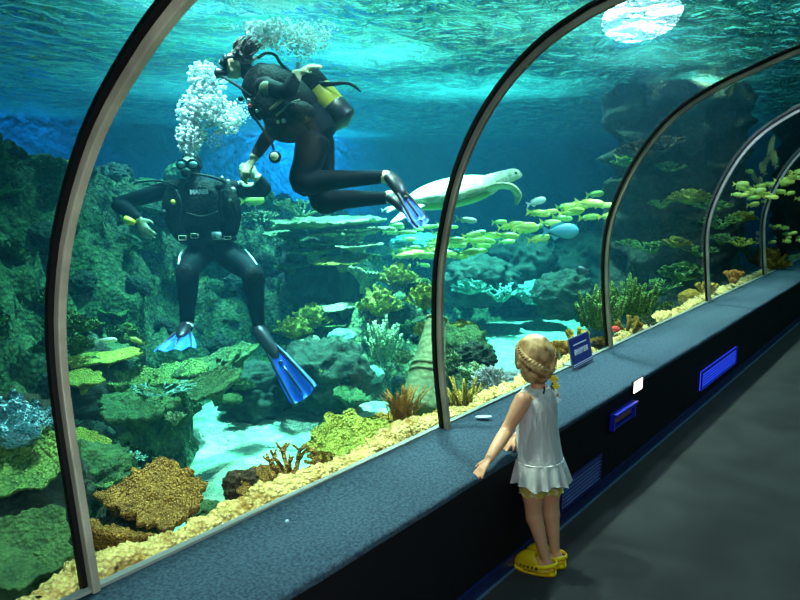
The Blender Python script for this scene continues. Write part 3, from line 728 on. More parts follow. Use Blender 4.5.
tag(obj('rim_rock', bm, M['c_rim']), 'long yellow crusted rock rim lying along the foot of the glass', 'rock')

def surf_z(x, y): return ground_n(x, y)
for a in CORALS: put(*a[:7], a[7], **(a[8] if len(a) > 8 else {}))

# small corals and stones strewn over the reef bank
rnd = random.Random(11)
SC = [('mound', 'c_dkgreen', 'small dark green rounded coral among the many on the reef slope', 'rounded corals on the reef slope', 1),
      ('cabbage', 'c_green', 'small green leafy coral among the many on the reef slope', 'leafy corals on the reef slope', 1),
      ('rock', 'c_rock', 'dark stone among the many heaped on the reef slope', 'stones on the reef slope', 1),
      ('plate', 'c_green', 'small green plate coral jutting from the reef slope', 'plate corals on the reef slope', 1),
      ('bush', 'c_fargreen', 'small pale bushy coral among the many on the reef slope', 'bushy corals on the reef slope', 1)]
cnt = [0]*5; taken = []; tries = 0
while sum(cnt) < N_SCATTER and tries < 20000:
    tries += 1
    px = rnd.uniform(-60, 640); D = rnd.uniform(4.5, 15.5)**1.0
    p = P(px, 300, D); z = surf_z(p.x, p.y)
    if z < -.45 or p.y < 2.9: continue
    sp = P(px, 300, D); r = ray(px, 300)
    k = rnd.choices(range(5), (3, 3, 3, 2, 2))[0]
    if cnt[k] >= 98: continue
    e = .25; gx = surf_z(p.x+e, p.y)-z; gy = surf_z(p.x, p.y+e)-z
    size = rnd.uniform(.18, .48)*(1 if D < 9 else 1.3)
    if any((p.x-a)**2+(p.y-b)**2 < (.36*(size+c_))**2 for a, b, c_ in taken): continue
    taken.append((p.x, p.y, size))
    kind, mt, lab, grp, _ = SC[k]
    if kind in ('mound', 'rock'): size *= .9
    nrm = Vector((-gx/e, -gy/e, 1)).normalized()
    o = place(kind, 40+rnd.randrange(3), mt, (p.x, p.y, z-.03), size, lab, grp, yaw=0, hz=rnd.uniform(.7, 1.1))
    q = Vector((0, 0, 1)).rotation_difference((nrm+Vector((0, 0, .9 if kind != 'plate' else 2))).normalized()) @ Quaternion((0, 0, 1), rnd.uniform(0, 6.28))
    o.rotation_euler = q.to_euler()
    cnt[k] += 1

# stone column lying tilted behind the second hoop
col = thing('broken_column', 'tapering greenish stone column leaning up behind the second steel hoop', 'column', P(421, 412, 4.35))
base = P(421, 412, 4.35); topp = P(437, 318, 4.6)
bm = bmesh.new(); pts = [base.lerp(topp, t) for t in [i/24 for i in range(25)]]
rad = [(.145-.085*(i/24)) for i in range(25)]
tube(bm, [p-base for p in pts], rad, 28)
obj('shaft', bm, M['c_column'], col)
for t in (.40, .47, .985):
    p = base.lerp(topp, t)-base; d = (topp-base).normalized(); r = .145-.085*t
    bm = bmesh.new(); tube(bm, [p-d*.012, p-d*.006, p+d*.006, p+d*.012], [r, r+.010, r+.010, r], 28); obj('ring_moulding', bm, M['c_column'], col)
# ------------------------------------------------------------------ dark rock pillar at the right
def pillar(px0, px1, D, ztop, seed, label, depthm=1.3):
    a = P(px0, 300, D); b = P(px1, 300, D); c = (a+b)/2; w = (b-a).length; bm = bmesh.new(); R, S = 90, 96; rows = []
    rot = math.atan2((b-a).y, (b-a).x)
    for i in range(R+1):
        z = -1.0+(ztop+1.0)*i/R; row = []
        for k in range(S):
            th = 2*PI*k/S; x = math.cos(th)*w/2; y = math.sin(th)*depthm/2
            v = Vector((x, y, z)); n = Vector((math.cos(th), math.sin(th), 0))
            f = .26*noise.noise(v*.9+Vector((seed, 0, 0)))+.20*(1-2*abs(noise.noise(Vector((x, y, z*1.7))*1.5+Vector((seed, 3, 0)))))+.08*noise.noise(v*4)+.05*noise.noise(v*9)
            f += .22*max(0, 1-(z+1)/1.2)
            q = v+n*f
            row.append(bm.verts.new((c.x+q.x*math.cos(rot)-q.y*math.sin(rot), c.y+q.x*math.sin(rot)+q.y*math.cos(rot), z)))
        rows.append(row)
    for i in range(R):
        for k in range(S): bm.faces.new((rows[i][k], rows[i][(k+1) % S], rows[i+1][(k+1) % S], rows[i+1][k]))
    bm.faces.new(rows[-1])
    return tag(obj('rock_pillar', bm, M['c_pillar']), label, 'rock')
M['c_pillar'] = coral('pillar_rock', srgb(20, 26, 24), srgb(62, 58, 44), 3.2, 14, bump=1, tip=srgb(110, 96, 74), vw=.3)
pillar(618, 722, 10.0, 2.95, 4, 'dark rock pillar rising to the water surface right of the third hoop')
pillar(786, 850, 13.5, 2.95, 9, 'second dark rock pillar rising to the surface at the right edge of the photo', 1.6)
rnd = random.Random(5)
PILLAR_CORALS = [(690, 196, 9.2, 40, 'c_yelgreen'), (712, 205, 9.3, 34, 'c_green'), (720, 222, 9.3, 40, 'c_green'), (742, 214, 9.6, 26, 'c_yelgreen'),
    (662, 202, 9.3, 28, 'c_green'), (652, 246, 9.2, 36, 'c_green'), (676, 240, 9.1, 28, 'c_yelgreen'), (628, 240, 9.2, 22, 'c_green'), (700, 250, 9.0, 34, 'c_green'),
    (682, 272, 8.9, 46, 'c_green'), (664, 284, 8.8, 38, 'c_green'), (722, 238, 9.0, 34, 'c_dkgreen'), (648, 290, 8.6, 36, 'c_dkgreen'), (740, 240, 9.4, 28, 'c_yelgreen'),
    (668, 165, 9.3, 30, 'c_dkgreen'), (640, 150, 9.3, 44, 'c_rockbrown'), (666, 142, 9.3, 40, 'c_rockbrown'), (625, 160, 9.4, 26, 'c_green')]
for i, (px, py, D, w, mt) in enumerate(PILLAR_CORALS):
    put('bush' if i % 3 else 'cabbage', 50+i % 4, mt, px, py+6, D-.75, w*1.15, 'shrubby coral growing on the ledges of the dark rock pillar', 'shrubby corals on the rock pillar', yaw=rnd.uniform(0, 6), hz=.55)
for px, py, D, w, kd, mt, lab in ((706, 296, 7.4, 26, 'stout', 'c_mustard', 'yellow stubby coral on the rim beside the fourth hoop'),
    (733, 282, 7.8, 22, 'stout', 'c_orange', 'orange brown coral just right of the fourth hoop'),
    (690, 303, 7.2, 24, 'mound', 'c_mustard', 'round yellow coral on the rim left of the fourth hoop'),
    (770, 268, 9.5, 36, 'cabbage', 'c_mustard', 'olive leafy coral near the far end of the ledge'),
    (668, 316, 6.6, 26, 'cabbage', 'c_green', 'green leafy coral low on the rim between the third and fourth hoops'),
    (752, 262, 10.5, 34, 'bush', 'c_green', 'green bushy coral beyond the fifth hoop'),
    (615, 331, 5.35, 9, 'mound', 'c_red', 'small red sponge right beside the third hoop')):
    put(kd, 60, mt, px, py, D, w, lab)

# ------------------------------------------------------------------ fish
def fishmesh(seed, deep=.36):
    bm = bmesh.new(); n = 14; rows = []
    for i in range(n+1):
        t = i/n; x = .5-t*.82
        h = deep*.5*(math.sin(PI*min(1, t*1.02+.02)**.75))**.8*(1-.15*t)+.018; w = h*.42
        rows.append([bm.verts.new((x, w*math.cos(2*PI*k/10), h*math.sin(2*PI*k/10))) for k in range(10)])
    for i in range(n):
        for k in range(10): bm.faces.new((rows[i][k], rows[i][(k+1) % 10], rows[i+1][(k+1) % 10], rows[i+1][k]))
    bm.faces.new(rows[0][::-1]); bm.faces.new(rows[-1])
    return bm
def fin(pts, th=.006):
    bm = bmesh.new()
    a = [bm.verts.new((p[0], -th, p[1])) for p in pts]; b = [bm.verts.new((p[0], th, p[1])) for p in pts]; n = len(pts)
    bm.faces.new(a); bm.faces.new(b[::-1])
    for k in range(n): bm.faces.new((a[k], b[k], b[(k+1) % n], a[(k+1) % n]))
    return bm
M['fish'] = mat('fish_skin', srgb(150, 190, 70), .4, spec=.5, col2=srgb(215, 225, 110), nscale=4)
M['fish_pale'] = mat('pale_fish_skin', srgb(190, 215, 190), .4, spec=.5)
M['fish_fin'] = mat('fish_fin', srgb(200, 205, 80), .5)
M['fish_dark'] = mat('dark_fish_skin', srgb(20, 24, 34), .5)
M['fish_blue'] = mat('blue_fish_skin', srgb(70, 150, 160), .5)
M['eye'] = mat('fish_eye', srgb(8, 8, 8), .2)
def fish(loc, length, yaw, pitch, skin, fn, label, group=None, deep=.36):
    t = thing('fish', label, 'fish', loc, group, (0, pitch, yaw)); t.scale = (length,)*3
    obj('body', fishmesh(1, deep), skin, t)
    obj('tail_fin', fin([(-.28, .02), (-.5, .17), (-.44, 0), (-.5, -.17), (-.28, -.02)]), fn, t, smooth=False)
    obj('dorsal_fin', fin([(.2, deep*.42), (.05, deep*.62), (-.22, deep*.40), (-.28, deep*.22)]), fn, t, smooth=False)
    obj('anal_fin', fin([(-.02, -deep*.42), (-.14, -deep*.6), (-.28, -deep*.2)]), fn, t, smooth=False)
    for s in (-1, 1):
        b = bmesh.new(); ellip(b, (.37, s*.042, .03), (.022, .012, .022), seg=8); obj('eye', b, M['eye'], t)
    return t
proto = None
rnd = random.Random(21)
def school(n, path, spread, D, lmin, lmax, label, group, deep=.36, skin='fish'):
    pr = fish((0, 0, 0), .3, 0, 0, M[skin], M['fish_fin'], label, group, deep)
    used = False
    for i in range(n):
        t = (i+rnd.random())/n*(len(path)-1); k = min(int(t), len(path)-2); u = t-k
        px = path[k][0]*(1-u)+path[k+1][0]*u; py = path[k][1]*(1-u)+path[k+1][1]*u
        d = rnd.uniform(*D)
        o = pr if not used else dup(pr); used = True
        o.location = P(px+rnd.uniform(-6, 6), py+rnd.gauss(0, spread), d)
        l = rnd.uniform(lmin, lmax); o.scale = (l, l, l)
        # heading: mostly along the picture's right, some along the left
        h = math.atan2(VIEW_R.y, VIEW_R.x)+rnd.uniform(-.5, .5)
        o.rotation_euler = (rnd.uniform(-.15, .15), rnd.uniform(-.16, .10), h)
school(60, [(400, 256), (440, 246), (475, 243), (520, 230), (565, 218), (606, 205)], 7, (8.0, 10.0), .20, .32, 'green yellow fish in the long school crossing behind the second and third hoops', 'green fish schooling across the middle', .27)
school(20, [(384, 232), (425, 226), (480, 240)], 6, (9, 11), .16, .24, 'small green fish in the loose group left of the second hoop under the turtle', 'small fish under the turtle', .26)
school(34, [(738, 188), (765, 196), (800, 184)], 9, (8.0, 9.5), .12, .19, 'yellow green fish in the school by the right edge of the photo', 'yellow fish at the right edge', .34)
school(9, [(770, 232), (800, 238)], 5, (9.0, 10), .10, .16, 'small yellow fish in the lower group by the right edge of the photo', 'small yellow fish at the lower right', .34)
hR = math.atan2(VIEW_R.y, VIEW_R.x)
fish(P(252, 201, 7.6), .26, hR+.3, -.05, M['fish'], M['fish_fin'], 'single green fish right of the standing diver, under the clasped hands')
fish(P(560, 231, 7.8), .40, hR, 0, M['fish_blue'], M['fish_blue'], 'larger pale blue fish at the front of the green school', None, .42)
fish(P(584, 271, 9), .20, hR+2.6, 0, M['fish_dark'], M['fish_dark'], 'small dark fish just left of the third hoop above the finger coral', None, .6)
fish(P(536, 202, 7.8), .22, hR, -.3, M['fish_pale'], M['fish_pale'], 'silvery fish above the green school')
fish(P(466, 220, 7.8), .24, hR+.1, .1, M['fish_pale'], M['fish_pale'], 'silvery slim fish above the school right of the second hoop', None, .26)
fish(P(106, 340, 5.4), .16, hR+.1, .0, M['fish_pale'], M['fish_pale'], 'slim pale fish above the thin table coral', None, .22)
fish(P(138, 341, 5.2), .13, hR+2.9, -.3, M['fish'], M['fish_fin'], 'small green fish left of the foreshortened blue fin', None, .3)
fish(P(388, 209, 8), .16, hR, -.2, M['fish_pale'], M['fish_pale'], 'tiny pale fish under the upper diver\'s fins', None, .28)
fish(P(630, 157, 8.8), .36, hR-.2, -.15, M['fish'], M['fish_fin'], 'green fish in front of the top of the rock pillar', None, .36)

# ------------------------------------------------------------------ turtle
def local_to_world(origin, yaw):
    return None
M['t_skin'] = mat('turtle_skin', srgb(186, 206, 166), .55, col2=srgb(120, 150, 104), nscale=14, contrast=(.45, .75), bump=.3, bscale=50, vor=1)
M['t_plastron'] = mat('turtle_plastron', srgb(130, 190, 92), .5, col2=srgb(104, 170, 80), nscale=4)
M['t_shell'] = mat('turtle_shell', srgb(200, 212, 180), .45, col2=srgb(140, 160, 116), nscale=7, bump=.2, bscale=9, vor=1)
tp = P(452, 193, 7.4)
tur = thing('sea_turtle', 'pale green sea turtle gliding to the right behind the second hoop', 'turtle', tp, None, (.12, -.20, hR+.10)); tur.scale = (.88,)*3
S = .0103
bm = bmesh.new(); ellip(bm, (0, 0, .02), (.53, .40, .15), seg=40)
for v in bm.verts:
    if v.co.z < .0: v.co.z *= .6
    v.co.y *= (1-.28*max(0, -v.co.x)/.53*1.2); v.co.z += .02*max(0, v.co.x)
obj('carapace', bm, M['t_shell'], tur)
bm = bmesh.new(); ellip(bm, (.0, 0, -.055), (.49, .355, .105), seg=36)
for v in bm.verts: v.co.y *= (1-.28*max(0, -v.co.x)/.49*1.2)
obj('plastron', bm, M['t_plastron'], tur)
bm = bmesh.new()
tube(bm, catmull([(.42, 0, .0), (.55, 0, .035), (.66, 0, .055)], 8), [.13, .10, .085], 14)
ellip(bm, (.72, 0, .062), (.125, .078, .078), seg=18); ellip(bm, (.81, 0, .045), (.05, .045, .042), seg=12)
me = fuse(bm, .012, 4); obj('head', me, M['t_skin'], tur)
for s in (-1, 1):
    bm = bmesh.new(); ellip(bm, (.765, s*.062, .085), (.018, .012, .018), seg=10); obj('eye', bm, M['eye'], tur)
def flipper(pts, rad, flat, name, ref):
    bm = bmesh.new(); tube(bm, catmull(pts, 14), rad, 14, flat=flat, ref=ref); obj(name, bm, M['t_skin'], tur)
flipper([(.34, -.24, .0), (.48, -.36, .03), (.60, -.42, .0), (.66, -.42, -.10), (.63, -.41, -.20)], [.06, .085, .10, .09, .03], .28, 'front_flipper', (1, 0, -.3))
flipper([(.34, .24, -.02), (.38, .42, -.06), (.28, .56, -.14), (.10, .66, -.22), (-.1, .70, -.28)], [.06, .09, .11, .09, .03], .25, 'front_flipper', (1, 1, 0))
flipper([(-.36, -.16, -.03), (-.52, -.24, -.05), (-.66, -.28, -.10), (-.78, -.28, -.14)], [.05, .08, .08, .03], .3, 'rear_flipper', (0, 1, .2))
flipper([(-.36, .16, -.03), (-.52, .24, -.05), (-.66, .30, -.08), (-.76, .32, -.12)], [.05, .08, .08, .03], .3, 'rear_flipper', (0, 1, .2))
bm = bmesh.new(); tube(bm, [(-.48, 0, -.03), (-.58, 0, -.05), (-.64, 0, -.06)], [.035, .022, .008], 8); obj('tail', bm, M['t_skin'], tur)

# ------------------------------------------------------------------ bubbles
M['bubble'] = bpy.data.materials.new('bubble'); m = M['bubble']; m.use_nodes = True; nt = m.node_tree; nt.nodes.clear()
o_ = nt.nodes.new('ShaderNodeOutputMaterial'); tr = nt.nodes.new('ShaderNodeBsdfTransparent'); gl = nt.nodes.new('ShaderNodeBsdfGlossy'); gl.inputs['Roughness'].default_value = .15
df = nt.nodes.new('ShaderNodeBsdfDiffuse'); df.inputs[0].default_value = (.95, 1, 1, 1); tl = nt.nodes.new('ShaderNodeBsdfTranslucent'); tl.inputs[0].default_value = (.95, 1, 1, 1)
a1 = nt.nodes.new('ShaderNodeMixShader'); nt.links.new(df.outputs[0], a1.inputs[1]); nt.links.new(tl.outputs[0], a1.inputs[2])
a2 = nt.nodes.new('ShaderNodeMixShader'); a2.inputs[0].default_value = .15; nt.links.new(a1.outputs[0], a2.inputs[1]); nt.links.new(gl.outputs[0], a2.inputs[2])
a3 = nt.nodes.new('ShaderNodeMixShader'); a3.inputs[0].default_value = .88; nt.links.new(tr.outputs[0], a3.inputs[1]); nt.links.new(a2.outputs[0], a3.inputs[2]); nt.links.new(a3.outputs[0], o_.inputs[0])
_ico = bmesh.new(); bmesh.ops.create_icosphere(_ico, subdivisions=1, radius=1); _iv = [v.co.copy() for v in _ico.verts]; _if = [[v.index for v in f.verts] for f in _ico.faces]; _ico.free()
def bubbles(name, blobs, D, label, seed):
    rnd = random.Random(seed); vs = []; fs = []
    for px, py, r, n, rmin, rmax in blobs:
        for i in range(n):
            while True:
                a = Vector((rnd.uniform(-1, 1), rnd.uniform(-1, 1), rnd.uniform(-1, 1)))
                if a.length < 1: break
            a *= a.length**.3
            q = P(px+a.x*r, py+a.y*r, D+a.z*r*D/F)
            if q.z > SURF-.03: continue
            rr = rnd.uniform(rmin, rmax)**1.0*D/F; k = len(vs)
            fl = rnd.uniform(.55, 1)
            for v in _iv: vs.append((q.x+v.x*rr, q.y+v.y*rr, q.z+v.z*rr*fl))
            fs += [[k+j for j in f] for f in _if]
    me = bpy.data.meshes.new(name); me.from_pydata(vs, [], fs)
    return tag(obj(name, me, M['bubble']), label, 'bubbles', kind='stuff')
bubbles('air_bubbles', [(203, 76, 16, 330, .6, 2.6), (216, 84, 12, 140, .6, 2), (205, 104, 24, 620, .6, 2.8), (226, 118, 19, 380, .6, 2.4), (190, 112, 15, 240, .6, 2.4), (192, 134, 17, 340, .6, 2.4),
    (190, 146, 12, 200, .5, 2.0), (183, 132, 9, 90, .5, 1.6), (238, 112, 14, 120, .4, 1.4), (215, 140, 12, 60, .4, 1.2)], 5.75, 'dense white cloud of air bubbles rising over the lower diver\'s head', 1)
bubbles('air_bubbles', [(262, 30, 20, 460, .7, 2.6), (285, 26, 28, 560, .6, 2.2), (312, 34, 22, 300, .5, 1.8), (272, 14, 24, 380, .6, 2.2), (250, 46, 9, 120, .6, 2), (300, 48, 14, 150, .5, 1.6), (330, 18, 16, 80, .4, 1.4), (240, 20, 14, 60, .3, 1.2)], 5.5, 'scattered air bubbles above and behind the upper diver\'s head', 2)

# lamp hanging just above the surface, shining down the tunnel
t = thing('flood_lamp', 'glaring white flood lamp hanging just above the water surface at the top of the photo', 'lamp', P(640, 2, 6.4))
aim = (Vector((0, 0, -1))-VIEW_F*.45).normalized()
M['glare'] = mat('lamp_glare', srgb(255, 255, 255), .5, emit=(.85, .93, 1, 1), estr=38)
bm = bmesh.new(); tube(bm, [-aim*.14, -aim*.12, aim*.0], [.16, .30, .36], 24); obj('housing', bm, M['rubber'], t)
bm = bmesh.new(); tube(bm, [aim*.165, aim*.172], [.345, .34], 28); obj('lens', bm, M['glare'], t)
bm = bmesh.new(); tube(bm, [Vector((0, 0, .1)), Vector((0, 0, .6))], .015, 8); obj('bracket', bm, M['rubber'], t)
# ------------------------------------------------------------------ people: shared builders
M['suit'] = mat('wetsuit', srgb(5, 7, 14), .75, spec=.07, col2=srgb(9, 12, 22), nscale=9)
M['vest'] = mat('vest_fabric', srgb(6, 7, 8), .8, spec=.1, col2=srgb(16, 18, 18), nscale=14, bump=.4, bscale=40)
M['skin_d'] = mat('diver_skin', srgb(206, 170, 138), .5)
M['glove'] = mat('glove', srgb(168, 165, 128), .7, col2=srgb(130, 132, 100), nscale=20)
M['white'] = mat('white_trim', srgb(226, 232, 236), .5)
M['finblue'] = mat('fin_blue', srgb(38, 104, 235), .38, spec=.5, col2=srgb(58, 128, 250), nscale=3)
M['finblack'] = mat('fin_black', srgb(14, 15, 20), .4)
M['chrome'] = mat('dull_metal', srgb(170, 176, 176), .3, .8)
M['yellow'] = mat('yellow_plastic', srgb(238, 206, 30), .45)
M['tankyel'] = mat('tank_yellow', srgb(196, 182, 40), .45, col2=srgb(170, 160, 36), nscale=8)
M['tankgrey'] = mat('tank_dome', srgb(196, 186, 150), .5)
M['lens'] = mat('mask_lens', srgb(120, 150, 150), .08, 0, spec=1)
M['olive'] = mat('olive_pad', srgb(92, 98, 66), .7)

def finger(bm, p, d, n, L, r, curl, spread=None):
    pts = [p]; q = p.copy(); dd = d.copy()
    for seg, k in ((.42, .5), (.32, 1.0), (.26, .8)):
        ax = d.cross(n).normalized()
        dd = (Matrix.Rotation(-curl*k, 3, ax) @ dd).normalized()
        q = q+dd*L*seg; pts.append(q.copy())
    tube(bm, catmull(pts, 8), [r, r*1.0, r*.95, r*.92, r*.72], 8)
def hand(bm, w, d, n, L, curl=.35, thumb=1, rs=1.0):
    """w wrist, d towards the fingers, n out of the back of the hand, thumb +1/-1 = side along d x n"""
    d = d.normalized(); n = (n-d*n.dot(d)).normalized(); s = d.cross(n)
    tube(bm, [w-d*L*.1, w+d*L*.08, w+d*L*.28, w+d*L*.50, w+d*L*.54], [L*.13, L*.16, L*.21, L*.22, L*.19], 14, flat=.42, ref=s)
    for k, ln in enumerate((.44, .50, .47, .36)):
        o = (1.5-k)*.115*L*thumb
        finger(bm, w+d*L*(.50-.03*abs(1.2-k))+s*o, (d+s*(1.5-k)*.09*thumb).normalized(), n, L*ln, L*.052*rs, curl*(1+.12*k))
    td = (d*.65+s*thumb*.75-n*.25).normalized()
    p = w+d*L*.14+s*thumb*L*.12
    pts = [p, p+td*L*.17, p+td*L*.30+d*L*.03, p+td*L*.36+d*L*.12]
    tube(bm, catmull(pts, 8), [L*.075*rs, L*.068*rs, L*.058*rs, L*.045*rs], 8)
def head_shape(bm, c, f, u, h):
    """c centre, f facing, u up, h head height"""
    f = f.normalized(); u = (u-f*u.dot(f)).normalized(); s = f.cross(u); R_ = Matrix((s, f, u)).transposed().to_quaternion()
    E = lambda a, b, cc, r: ellip(bm, c+s*a*h+f*b*h+u*cc*h, [x*h for x in r], R_, 20)
    E(0, -.04, .10, (.33, .41, .38)); E(0, .12, -.20, (.25, .25, .27)); E(0, .30, -.36, (.10, .09, .09))
    E(0, .40, -.05, (.055, .09, .10)); E(0, .43, -.10, (.07, .06, .05)); E(0, .33, .07, (.22, .06, .05)); E(0, .35, -.22, (.10, .05, .025)); E(0, .345, -.255, (.09, .05, .025))
    for k in (-1, 1):
        E(.335*k, -.03, -.03, (.03, .07, .11)); E(.17*k, .28, -.08, (.08, .06, .08))
    return s, f, u
def leg(bm, hip, knee, ankle, r, ref=None):
    tube(bm, catmull([hip, hip.lerp(knee, .5), knee, knee.lerp(ankle, .35), ankle], 20),
         [r[0], r[0]*.97, (r[0]+r[1])*.52, r[1]*1.06, r[1], r[1]*1.05, r[2]*1.0, r[2]*.92, (r[2]+r[3])*.45, r[3]], 18)
def arm(bm, sh, el, wr, r):
    tube(bm, catmull([sh, sh.lerp(el, .5), el, el.lerp(wr, .4), wr], 18), [r[0], r[0]*.95, r[1]*1.02, r[1], r[1]*1.02, r[1]*.9, r[2]], 14)
def paint(me, mats, fn):
    for m_ in mats: me.materials.append(m_)
    for p in me.polygons: p.material_index = fn(p.center)
def body_obj(me, parent, mats, fn):
    o = obj('body', me, mats, parent)
    idx = [fn(p.center) for p in o.data.polygons]; o.data.polygons.foreach_set('material_index', idx)
    return o
def swim_fin(parent, ankle, d, n, L, W, foot=.17):
    """a swim fin with foot pocket, blue blade, black rails"""
    d = d.normalized(); n = (n-d*n.dot(d)).normalized(); s = d.cross(n)
    T = lambda x, y, z: ankle+d*x+s*y+n*z
    bm = bmesh.new(); U, V = 16, 12
    def half(x): t = (x-foot*.6)/(L-foot*.6); return W*(.30+.70*max(0, min(1, t*1.15))**.8)*.5
    g = []
    for i in range(U+1):
        t = i/U; row = []
        for j in range(V+1):
            v = (j/V-.5)*2; x = foot*.6+(L-foot*.6)*t*(1-.06*abs(v)**2-.05*(1-abs(v))*0)
            row.append(bm.verts.new(T(x, half(x)*v, .012*math.cos(v*9)*t-.03*t*t)))
        g.append(row)
    fs = [bm.faces.new((g[i][j], g[i+1][j], g[i+1][j+1], g[i][j+1])) for i in range(U) for j in range(V)]
    bmesh.ops.solidify(bm, geom=fs, thickness=.006)
    o = obj('swim_fin', bm, M['finblue'], parent)
    for sgn in (-1, 1):
        bm = bmesh.new(); tube(bm, [T(foot*.5+(L*.97-foot*.5)*t, sgn*half(foot*.5+(L*.97-foot*.5)*t)*.78, .004-.03*t*t) for t in [k/10 for k in range(11)]], [.016, .015, .013, .011, .008], 8, flat=.9)
        obj('side_rail', bm, M['finblack'], o)
    bm = bmesh.new(); tube(bm, [T(L*.52+(L*.40)*t, 0, .006-.03*(.5+.4*t)**2) for t in (0, .3, .6, 1)], [.010, .011, .010, .008], 8); obj('centre_rib', bm, M['finblack'], o)
    bm = bmesh.new(); tube(bm, [T(L*.46, -.012, .004), T(L*.46, .012, .004)], .018, 6, ref=n); obj('emblem', bm, M['finblack'], o)
    bm = bmesh.new(); tube(bm, catmull([T(-.09, 0, .0), T(-.02, 0, .02), T(foot*.5, 0, .015), T(foot*1.25, 0, .0), T(foot*1.6, 0, -.005)], 14), [.045, .058, .062, .06, .045, .02], 14, flat=.62, ref=s)
    obj('foot_pocket', bm, M['finblack'], o)
    return o
def text_mesh(txt, size, name, mt, parent, loc, right, up, ext=.001, bold=0):
    cu = bpy.data.curves.new('t', 'FONT'); cu.body = txt; cu.size = size; cu.extrude = ext; cu.align_x = 'CENTER'; cu.align_y = 'CENTER'; cu.offset = bold; cu.resolution_u = 2
    o = bpy.data.objects.new('t', cu); bpy.context.scene.collection.objects.link(o)
    me = bpy.data.meshes.new_from_object(o.evaluated_get(bpy.context.evaluated_depsgraph_get())); bpy.data.objects.remove(o)
    right = right.normalized(); up = (up-right*up.dot(right)).normalized(); nn = right.cross(up)
    me.transform(Matrix.Translation(loc) @ Matrix((right, up, nn)).transposed().to_4x4())
    return obj(name, me, mt, parent, smooth=False)

# ------------------------------------------------------------------ diver facing the glass
D1 = 6.5
def A(px, py, dd=0): return P(px, py, D1+dd)
TOC = -VIEW_F; UP = Vector((0, 0, 1))
dv = thing('diver_person', 'person in black wetsuit facing the glass, blue fins hanging down, arms spread', 'person', (0, 0, 0))
px1 = D1/F
bm = bmesh.new()
tube(bm, catmull([A(212, 254), A(210, 243), A(207, 225), A(202, 205), A(199, 190), A(196, 180)], 22), [.155, .16, .15, .145, .165, .185, .19, .17, .085], 24, flat=.66, ref=VIEW_R)
tube(bm, catmull([A(196, 188), A(194, 178), A(192, 168)], 8), [.09, .068, .066], 14)
hs = head_shape(bm, A(191, 165.5, -.02), (TOC+Vector((0, 0, .10))), UP, .27)
# his right arm (picture left), bent with the hand low
ellip(bm, A(172, 189), (.085, .085, .085)); ellip(bm, A(228, 189), (.085, .085, .085))
arm(bm, A(170, 189), A(119, 204, -.02), A(139, 219, -.18), (.082, .066, .042))
arm(bm, A(230, 189), A(264, 190, -.03), A(257, 176, -.10), (.080, .066, .042))
hand(bm, A(139, 219, -.18), A(147, 236, -.24)-A(139, 219, -.18), TOC-VIEW_R*.4, .25, .5, -1)
hand(bm, A(257, 176, -.10), A(244, 169, -.12)-A(257, 176, -.10), TOC+UP*.3, .24, .75, 1)
leg(bm, A(202, 250, .02), A(188, 272, -.34), A(187, 322, -.24), (.125, .096, .095, .060))
leg(bm, A(222, 250, .02), A(252, 274, -.30), A(258, 322, -.22), (.125, .096, .095, .060))
tube(bm, [A(187, 320, -.24), A(187, 328, -.26), A(186, 330, -.32)], [.05, .055, .045], 12)
tube(bm, [A(258, 320, -.22), A(260, 329, -.22), A(266, 337, -.25)], [.05, .055, .045], 12)
me = fuse(bm, .011, 3)
hp = [(A(147, 232, -.22), .13), (A(246, 171, -.12), .12)]
fc = A(191, 165.5, -.02)+TOC*.09
def fn(c):
    for h_, r in hp:
        if (c-h_).length < r*1.15: return 1
    if (c-fc).length < .068: return 2
    return 0
body_obj(me, dv, [M['suit'], M['glove'], M['skin_d']], fn)
# mask
bm = bmesh.new(); c = A(191.5, 167, -.02)+TOC*.118
for s in (-1, 1):
    ring = [c+VIEW_R*(s*.048+.046*math.cos(a))+UP*.038*math.sin(a)+TOC*(.012-.02*abs(math.cos(a))*(1 if s*math.cos(a) > 0 else 0)) for a in [2*PI*k/20 for k in range(21)]]
    tube(bm, ring, .012, 8, cap=False)
mk = obj('diving_mask', bm, M['rubber'], dv)
bm = bmesh.new()
for s in (-1, 1): ellip(bm, c+VIEW_R*s*.048, (.042, .042, .034), seg=14)
obj('lens', bm, M['lens'], mk)
bm = bmesh.new(); tube(bm, catmull([c-VIEW_R*.09-TOC*.01, c-VIEW_R*.10-TOC*.10, c-TOC*.22, c+VIEW_R*.10-TOC*.10, c+VIEW_R*.09-TOC*.01], 16), .014, 8, flat=.4, ref=UP); obj('strap', bm, M['rubber'], mk)
bm = bmesh.new(); c2 = A(191.5, 176, -.02)+TOC*.145; tube(bm, [c2-TOC*.05, c2, c2+TOC*.03, c2+TOC*.035], [.03, .038, .042, .03], 14)
rg = obj('regulator', bm, M['rubber'], dv)
bm = bmesh.new(); tube(bm, catmull([c2+VIEW_R*.03, A(212, 177, -.16), A(224, 182, -.12), A(228, 190, .12)], 20), .011, 8); obj('hose', bm, M['rubber'], rg)
bm = bmesh.new(); tube(bm, catmull([A(176, 186, -.16), A(160, 181, -.06), A(140, 182, -.02), A(134, 184, .0)], 16), .009, 8); obj('hose', bm, M['rubber'], rg)
